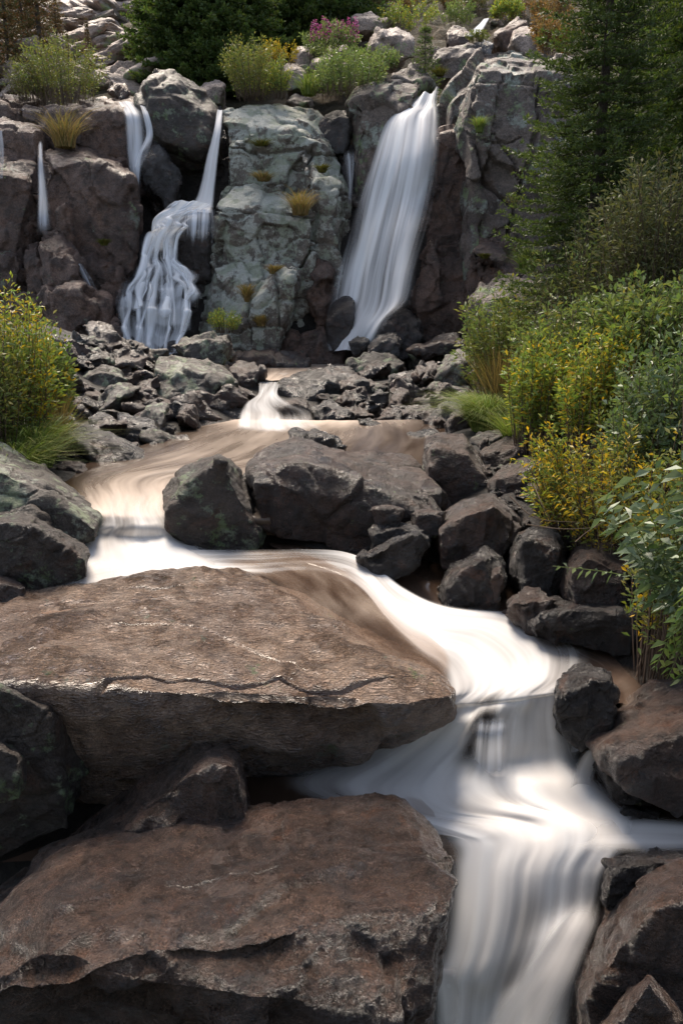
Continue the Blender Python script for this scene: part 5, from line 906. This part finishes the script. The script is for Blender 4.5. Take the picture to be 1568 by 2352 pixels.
bush(880, 115, 28, 88, 60, 'willow', .09, 'low brush between the pale boulder and the little spruce', n=30, per=40, seed=61, foot=.8, group='ledge shrubs', ground=False)
bush(1095, 100, 28, 78, 50, 'willow', .08, 'little bush beside the white upper stream', n=30, per=30, seed=62, foot=.8, group='ledge shrubs', ground=False)
for i, (px, py, Y, tp, wd, m, l) in enumerate([(150, 335, 21.9, 225, 75, 'dry', 'dry and green grass hanging over the left ledge'), (690, 490, 20.7, 415, 60, 'dry', 'brown grass strip in a crack high on the tower'), (605, 412, 21.5, 388, 45, 'dry', 'brown cushion of grass on a ledge of the tower'), (740, 392, 21.1, 370, 30, 'moss', 'yellow green cushion near the top right of the tower'),
    (568, 690, 19.9, 628, 18, 'dry', 'orange dry grass in the vertical crack of the tower'), (630, 625, 20.0, 595, 35, 'dry', 'small brown tuft on the lower step of the tower'), (600, 330, 21.9, 318, 50, 'moss', 'thin mossy strip below the tower top'), (1100, 300, 20.7, 255, 26, 'grass', 'green tuft growing from the right cliff'), (1210, 620, 19.3, 540, 60, 'grass', 'shaded grass hanging beside the right cliff foot'),
    (600, 745, 19.6, 705, 30, 'dry', 'reddish tuft at the foot of the tower'), (710, 215, 24, 150, 50, 'grass', 'tall thin grass beside the herb bank'), (240, 560, 20.3, 540, 26, 'moss', 'bright moss on the left cliff wall'), (1112, 590, 20.0, 575, 25, 'moss', 'dark moss on the right buttress'), (1010, 170, 24.2, 150, 30, 'moss', 'mossy tuft right of the little spruce')]):
    grass(px, py + 4, Y, tp, wd, m, l, n=300, seed=70 + i, bw=.009, ground=False, bend=.9, droop=.12)
bush(515, 765, 19.2, 712, 80, 'mixed', .06, 'small reddish green bush at the left foot of the tower', n=50, per=40, seed=85, foot=.5, ground=False, group='ledge shrubs')
bush(1180, 480, 19.5, 445, 50, 'willow', .07, 'tiny twig shrub beside the right cliff', n=14, per=14, seed=86, foot=.3, ground=False, group='ledge shrubs')
# left bank shrub
bush(30, 1000, 9.6, 660, 260, 'mixed', 0.0806, 'tall yellow green shrub at the left bank', n=170, per=60, seed=90, foot=.6, W=.3, group='left bank plants', twig=.07, bend=.15, mat2=('yellow', .25, 1.0))
bush(110, 850, 10.6, 730, 110, 'green', 0.091, 'leafy green shrub behind the tall yellow green one', n=60, per=40, seed=91, foot=.5, W=.45, group='left bank plants', mat2=('yellow', .15, 1.0))
bush(-40, 1010, 8.8, 700, 220, 'willow', 0.078, 'olive shrub cut off by the left edge', n=110, per=50, seed=92, foot=.6, W=.3, group='left bank plants')
grass(80, 1030, 9.2, 820, 130, 'grass', 'tall green grass at the foot of the left shrub', n=1100, seed=93, bw=.0045, bend=1.2, droop=.12)
grass(20, 1035, 8.6, 840, 160, 'grass', 'long grass blades at the left edge', n=900, seed=94, bw=.0045, bend=1.2, droop=.12)
grass(130, 1000, 10.0, 850, 70, 'dry', 'pale seeding grass beside the left shrub', n=400, seed=95, bw=.004, bend=.5)
# right bank
bush(1500, 700, 9.8, 375, 260, 'olive', 0.0845, 'grey olive willow at the right edge below the spruces', n=150, per=60, seed=100, foot=.4, W=.28, group='right bank shrubs', lean=(-.05, 0), twig=.08)
bush(1360, 760, 10.8, 500, 300, 'olive', 0.078, 'dull willow under the tall green spruce', n=150, per=55, seed=101, foot=.6, W=.28, mat2=('green', .3, 1.0), group='right bank shrubs', twig=.08)
bush(1150, 860, 12.3, 645, 210, 'willow', 0.091, 'pale green willow leaning toward the main fall', n=130, per=55, seed=102, foot=.4, W=.34, mat2=('green', .4, 1.0), group='right bank shrubs', twig=.08)
bush(1290, 900, 10.0, 690, 260, 'green', 0.0806, 'green shrub in the middle of the right bank', n=150, per=55, seed=103, foot=.6, W=.38, mat2=('willow', .5, .9), group='right bank shrubs', twig=.08)
bush(1480, 900, 8.6, 640, 300, 'green', 0.0845, 'tall leafy plants at the right edge above the silvery ones', n=160, per=55, seed=104, foot=.6, W=.42, mat2=('willow', .35, .9), group='right bank shrubs', twig=.08)
bush(1250, 985, 9.2, 765, 190, 'mixed', 0.078, 'yellow flowering herbs in the middle of the right bank', n=130, per=60, seed=105, foot=.7, W=.36, group='right bank shrubs', mat2=('yellow', .16, .8), bend=.1, twig=.07)
bush(1370, 1010, 8.2, 745, 210, 'mixed', 0.0715, 'yellow green herbs left of the silvery plants', n=140, per=60, seed=106, foot=.7, W=.36, group='right bank shrubs', mat2=('yellow', .28, .9), bend=.1, twig=.07)
bush(1500, 1030, 7.0, 760, 240, 'silver', 0.078, 'silvery green leafy plants at the right edge', n=130, per=55, seed=107, foot=.7, W=.42, group='right bank shrubs', mat2=('green', .5, 1.0), bend=.1, twig=.07)
grass(1115, 940, 11.2, 760, 110, 'grass', 'tall light green grass clump leaning over the rubble', n=1500, seed=108, bw=.004, bend=1.3, lean=(-.15, 0), droop=.15)
grass(1150, 900, 11.6, 700, 110, 'dry', 'feathery brown seed heads above the grass clump', n=700, seed=109, bw=.004, bend=.4)
grass(1190, 985, 9.8, 880, 110, 'grass', 'green grass at the foot of the right bank herbs', n=700, seed=110, bw=.005, bend=.9)
bush(1430, 1120, 6.6, 950, 340, 'yellow', .055, 'low yellow willow spreading over the dark boulders', n=130, per=65, seed=111, foot=.5, W=.34, group='right bank shrubs', mat2=('willow', .5, 1.0), lean=(-.05, 0), twig=.06, bend=.2)
bush(1310, 1110, 7.0, 965, 150, 'mixed', .055, 'yellow and green willow twigs left of the spreading one', n=60, per=50, seed=112, foot=.3, W=.34, group='right bank shrubs', mat2=('yellow', .5, 1.0), lean=(-.25, 0), twig=.06)
bush(1560, 1230, 5.2, 930, 220, 'willow', 0.065, 'green brush behind the drooping plant at the right edge', n=80, per=55, seed=113, foot=.6, W=.36, group='right bank shrubs', mat2=('yellow', .2, 1.0), twig=.06)
bush(1680, 950, 7.2, 700, 260, 'green', .08, 'green shrub outside the right edge, behind the silvery plants', n=90, per=45, seed=121, foot=.6, W=.4, group='right bank shrubs')
bush(1760, 1250, 5.4, 980, 300, 'willow', .065, 'willow outside the right edge above the flat topped boulder', n=90, per=45, seed=122, foot=.6, W=.35, group='right bank shrubs')
bush(1720, 760, 10, 480, 260, 'olive', .08, 'olive willow outside the right edge under the spruces', n=90, per=45, seed=123, foot=.6, W=.3, group='right bank shrubs')
def spray(label, lines, leafL, mat, W=.45, per=26, seed=1, name='leafy_stem', cat='plant', r=.004, group=None):
    """long bending stems with paired leaves"""
    rg = np.random.default_rng(seed); Ls = []
    for l in lines: Ls.append(crom([P(*p) for p in l], 14))
    b = Ls[0][0]; root = empty(name, b); tag(root, label, cat, group)
    for l_ in Ls:
        V, Fc = tubes([l_], r, r * .4, 4); mesh_np('stem', V, Fc, M['green'], root, b)
    pts = []; ds = []
    for ln in Ls:
        for k in range(per):
            q = .12 + .88 * k / per; x = q * 12.99; i = int(x); p = ln[i] * (1 - x + i) + ln[i + 1] * (x - i); t = ln[i + 1] - ln[i]; t /= np.linalg.norm(t)
            s = np.cross(t, (0, 1, .3) if k % 2 else (.3, .4, 1)); s /= np.linalg.norm(s)
            for sg in (-1, 1): pts.append(p); ds.append(t * .45 + s * sg + np.array((0, 0, -.25)) + rg.normal(size=3) * .25)
    V, Fc = leaves(np.array(pts), np.array(ds), leafL, W, rg, fold=.12, droop=.3); mesh_np('foliage', V, Fc, M[mat], root, b, smooth=False); return root
L1 = []; rgl = np.random.default_rng(3)
for x0, y0, x1, y1 in [(1480, 1400, 1400, 1110), (1500, 1420, 1450, 1080), (1520, 1420, 1500, 1060), (1540, 1420, 1560, 1040), (1500, 1380, 1370, 1180), (1530, 1440, 1520, 1150), (1560, 1460, 1600, 1100), (1480, 1420, 1420, 1240), (1510, 1460, 1470, 1200), (1570, 1480, 1560, 1180), (1450, 1380, 1385, 1150), (1540, 1480, 1500, 1260)]:
    L1.append([(x0 + 60, y0, 3.9), ((x0 + x1) / 2 + 40, (y0 + y1) / 2 - 10, 3.85), (x1, y1, 3.8 + rgl.uniform(-.1, .2))])
spray('blue green plant with big drooping leaves at the right edge', L1, .085, 'silver', per=18, seed=5, group='drooping leafy plants')
spray('arching leafy stem reaching left over the shaded rocks', [[(1600, 1350, 3.8), (1480, 1330, 3.8), (1380, 1312, 3.8), (1268, 1300, 3.85)], [(1600, 1400, 3.8), (1520, 1390, 3.8), (1440, 1375, 3.8)], [(1600, 1330, 3.8), (1540, 1290, 3.8), (1470, 1290, 3.8)]], .05, 'silver', per=17, seed=6, group='drooping leafy plants')
spray('green leafy stems hanging low at the right edge above the brown boulder', [[(1620, 1440, 3.5), (1560, 1430, 3.5), (1500, 1540, 3.5)], [(1640, 1420, 3.5), (1590, 1440, 3.5), (1530, 1560, 3.5)], [(1650, 1460, 3.5), (1600, 1480, 3.5), (1560, 1570, 3.5)], [(1600, 1300, 3.5), (1570, 1400, 3.5), (1565, 1500, 3.5)]], .065, 'green', per=17, seed=7, group='drooping leafy plants')
spray('yellow willow tip pointing at the upright boulder', [[(1330, 1160, 6.4), (1280, 1110, 6.3), (1230, 1070, 6.2), (1160, 1055, 6.2)], [(1320, 1130, 6.4), (1270, 1080, 6.3), (1215, 1050, 6.2)], [(1330, 1190, 6.4), (1290, 1160, 6.3), (1250, 1120, 6.2)]], .06, 'yellow', W=.3, per=14, seed=8)
# twigs over the rocks
tw = []
for l in [[(1170, 1140, 6.4), (1230, 1190, 6.2), (1330, 1200, 6.2)], [(1210, 1205, 6.2), (1290, 1215, 6.1), (1370, 1212, 6.1)], [(1320, 1245, 6.0), (1350, 1220, 6.1), (1400, 1190, 6.1)], [(1225, 1110, 6.6), (1240, 1150, 6.4), (1260, 1190, 6.3)]]: tw.append(crom([P(*p) for p in l], 10))
for t_ in tw:
    V, Fc = tubes([t_], .006, .003, 5); tag(mesh_np('fallen_twig', V, Fc, M['stem'], origin=V[0]), 'bare dead twig lying over the shaded boulders of the right bank', 'twig', 'dead twigs of the right bank')
# driftwood on the slab
a, b = Pz(80, 1422, -2.42), Pz(198, 1412, -2.40); m_ = (a + b) / 2
pts = []
for t, wv in ((0, .012), (.25, .05), (.6, .055), (.85, .04), (1, .006)):
    for s in (-1, 1):
        for zz in (-.02, .025): pts.append(a * (1 - t) + b * t + np.array((0, wv * s, zz + .02)))
make_rock('driftwood', 'flat reddish piece of driftwood lying on the slab', 'wood', [pts], 5.2, .4, .5, 1.5, None, 'driftwood')
print('all', round(time.time() - T0, 1), 'objects', len(bpy.data.objects))
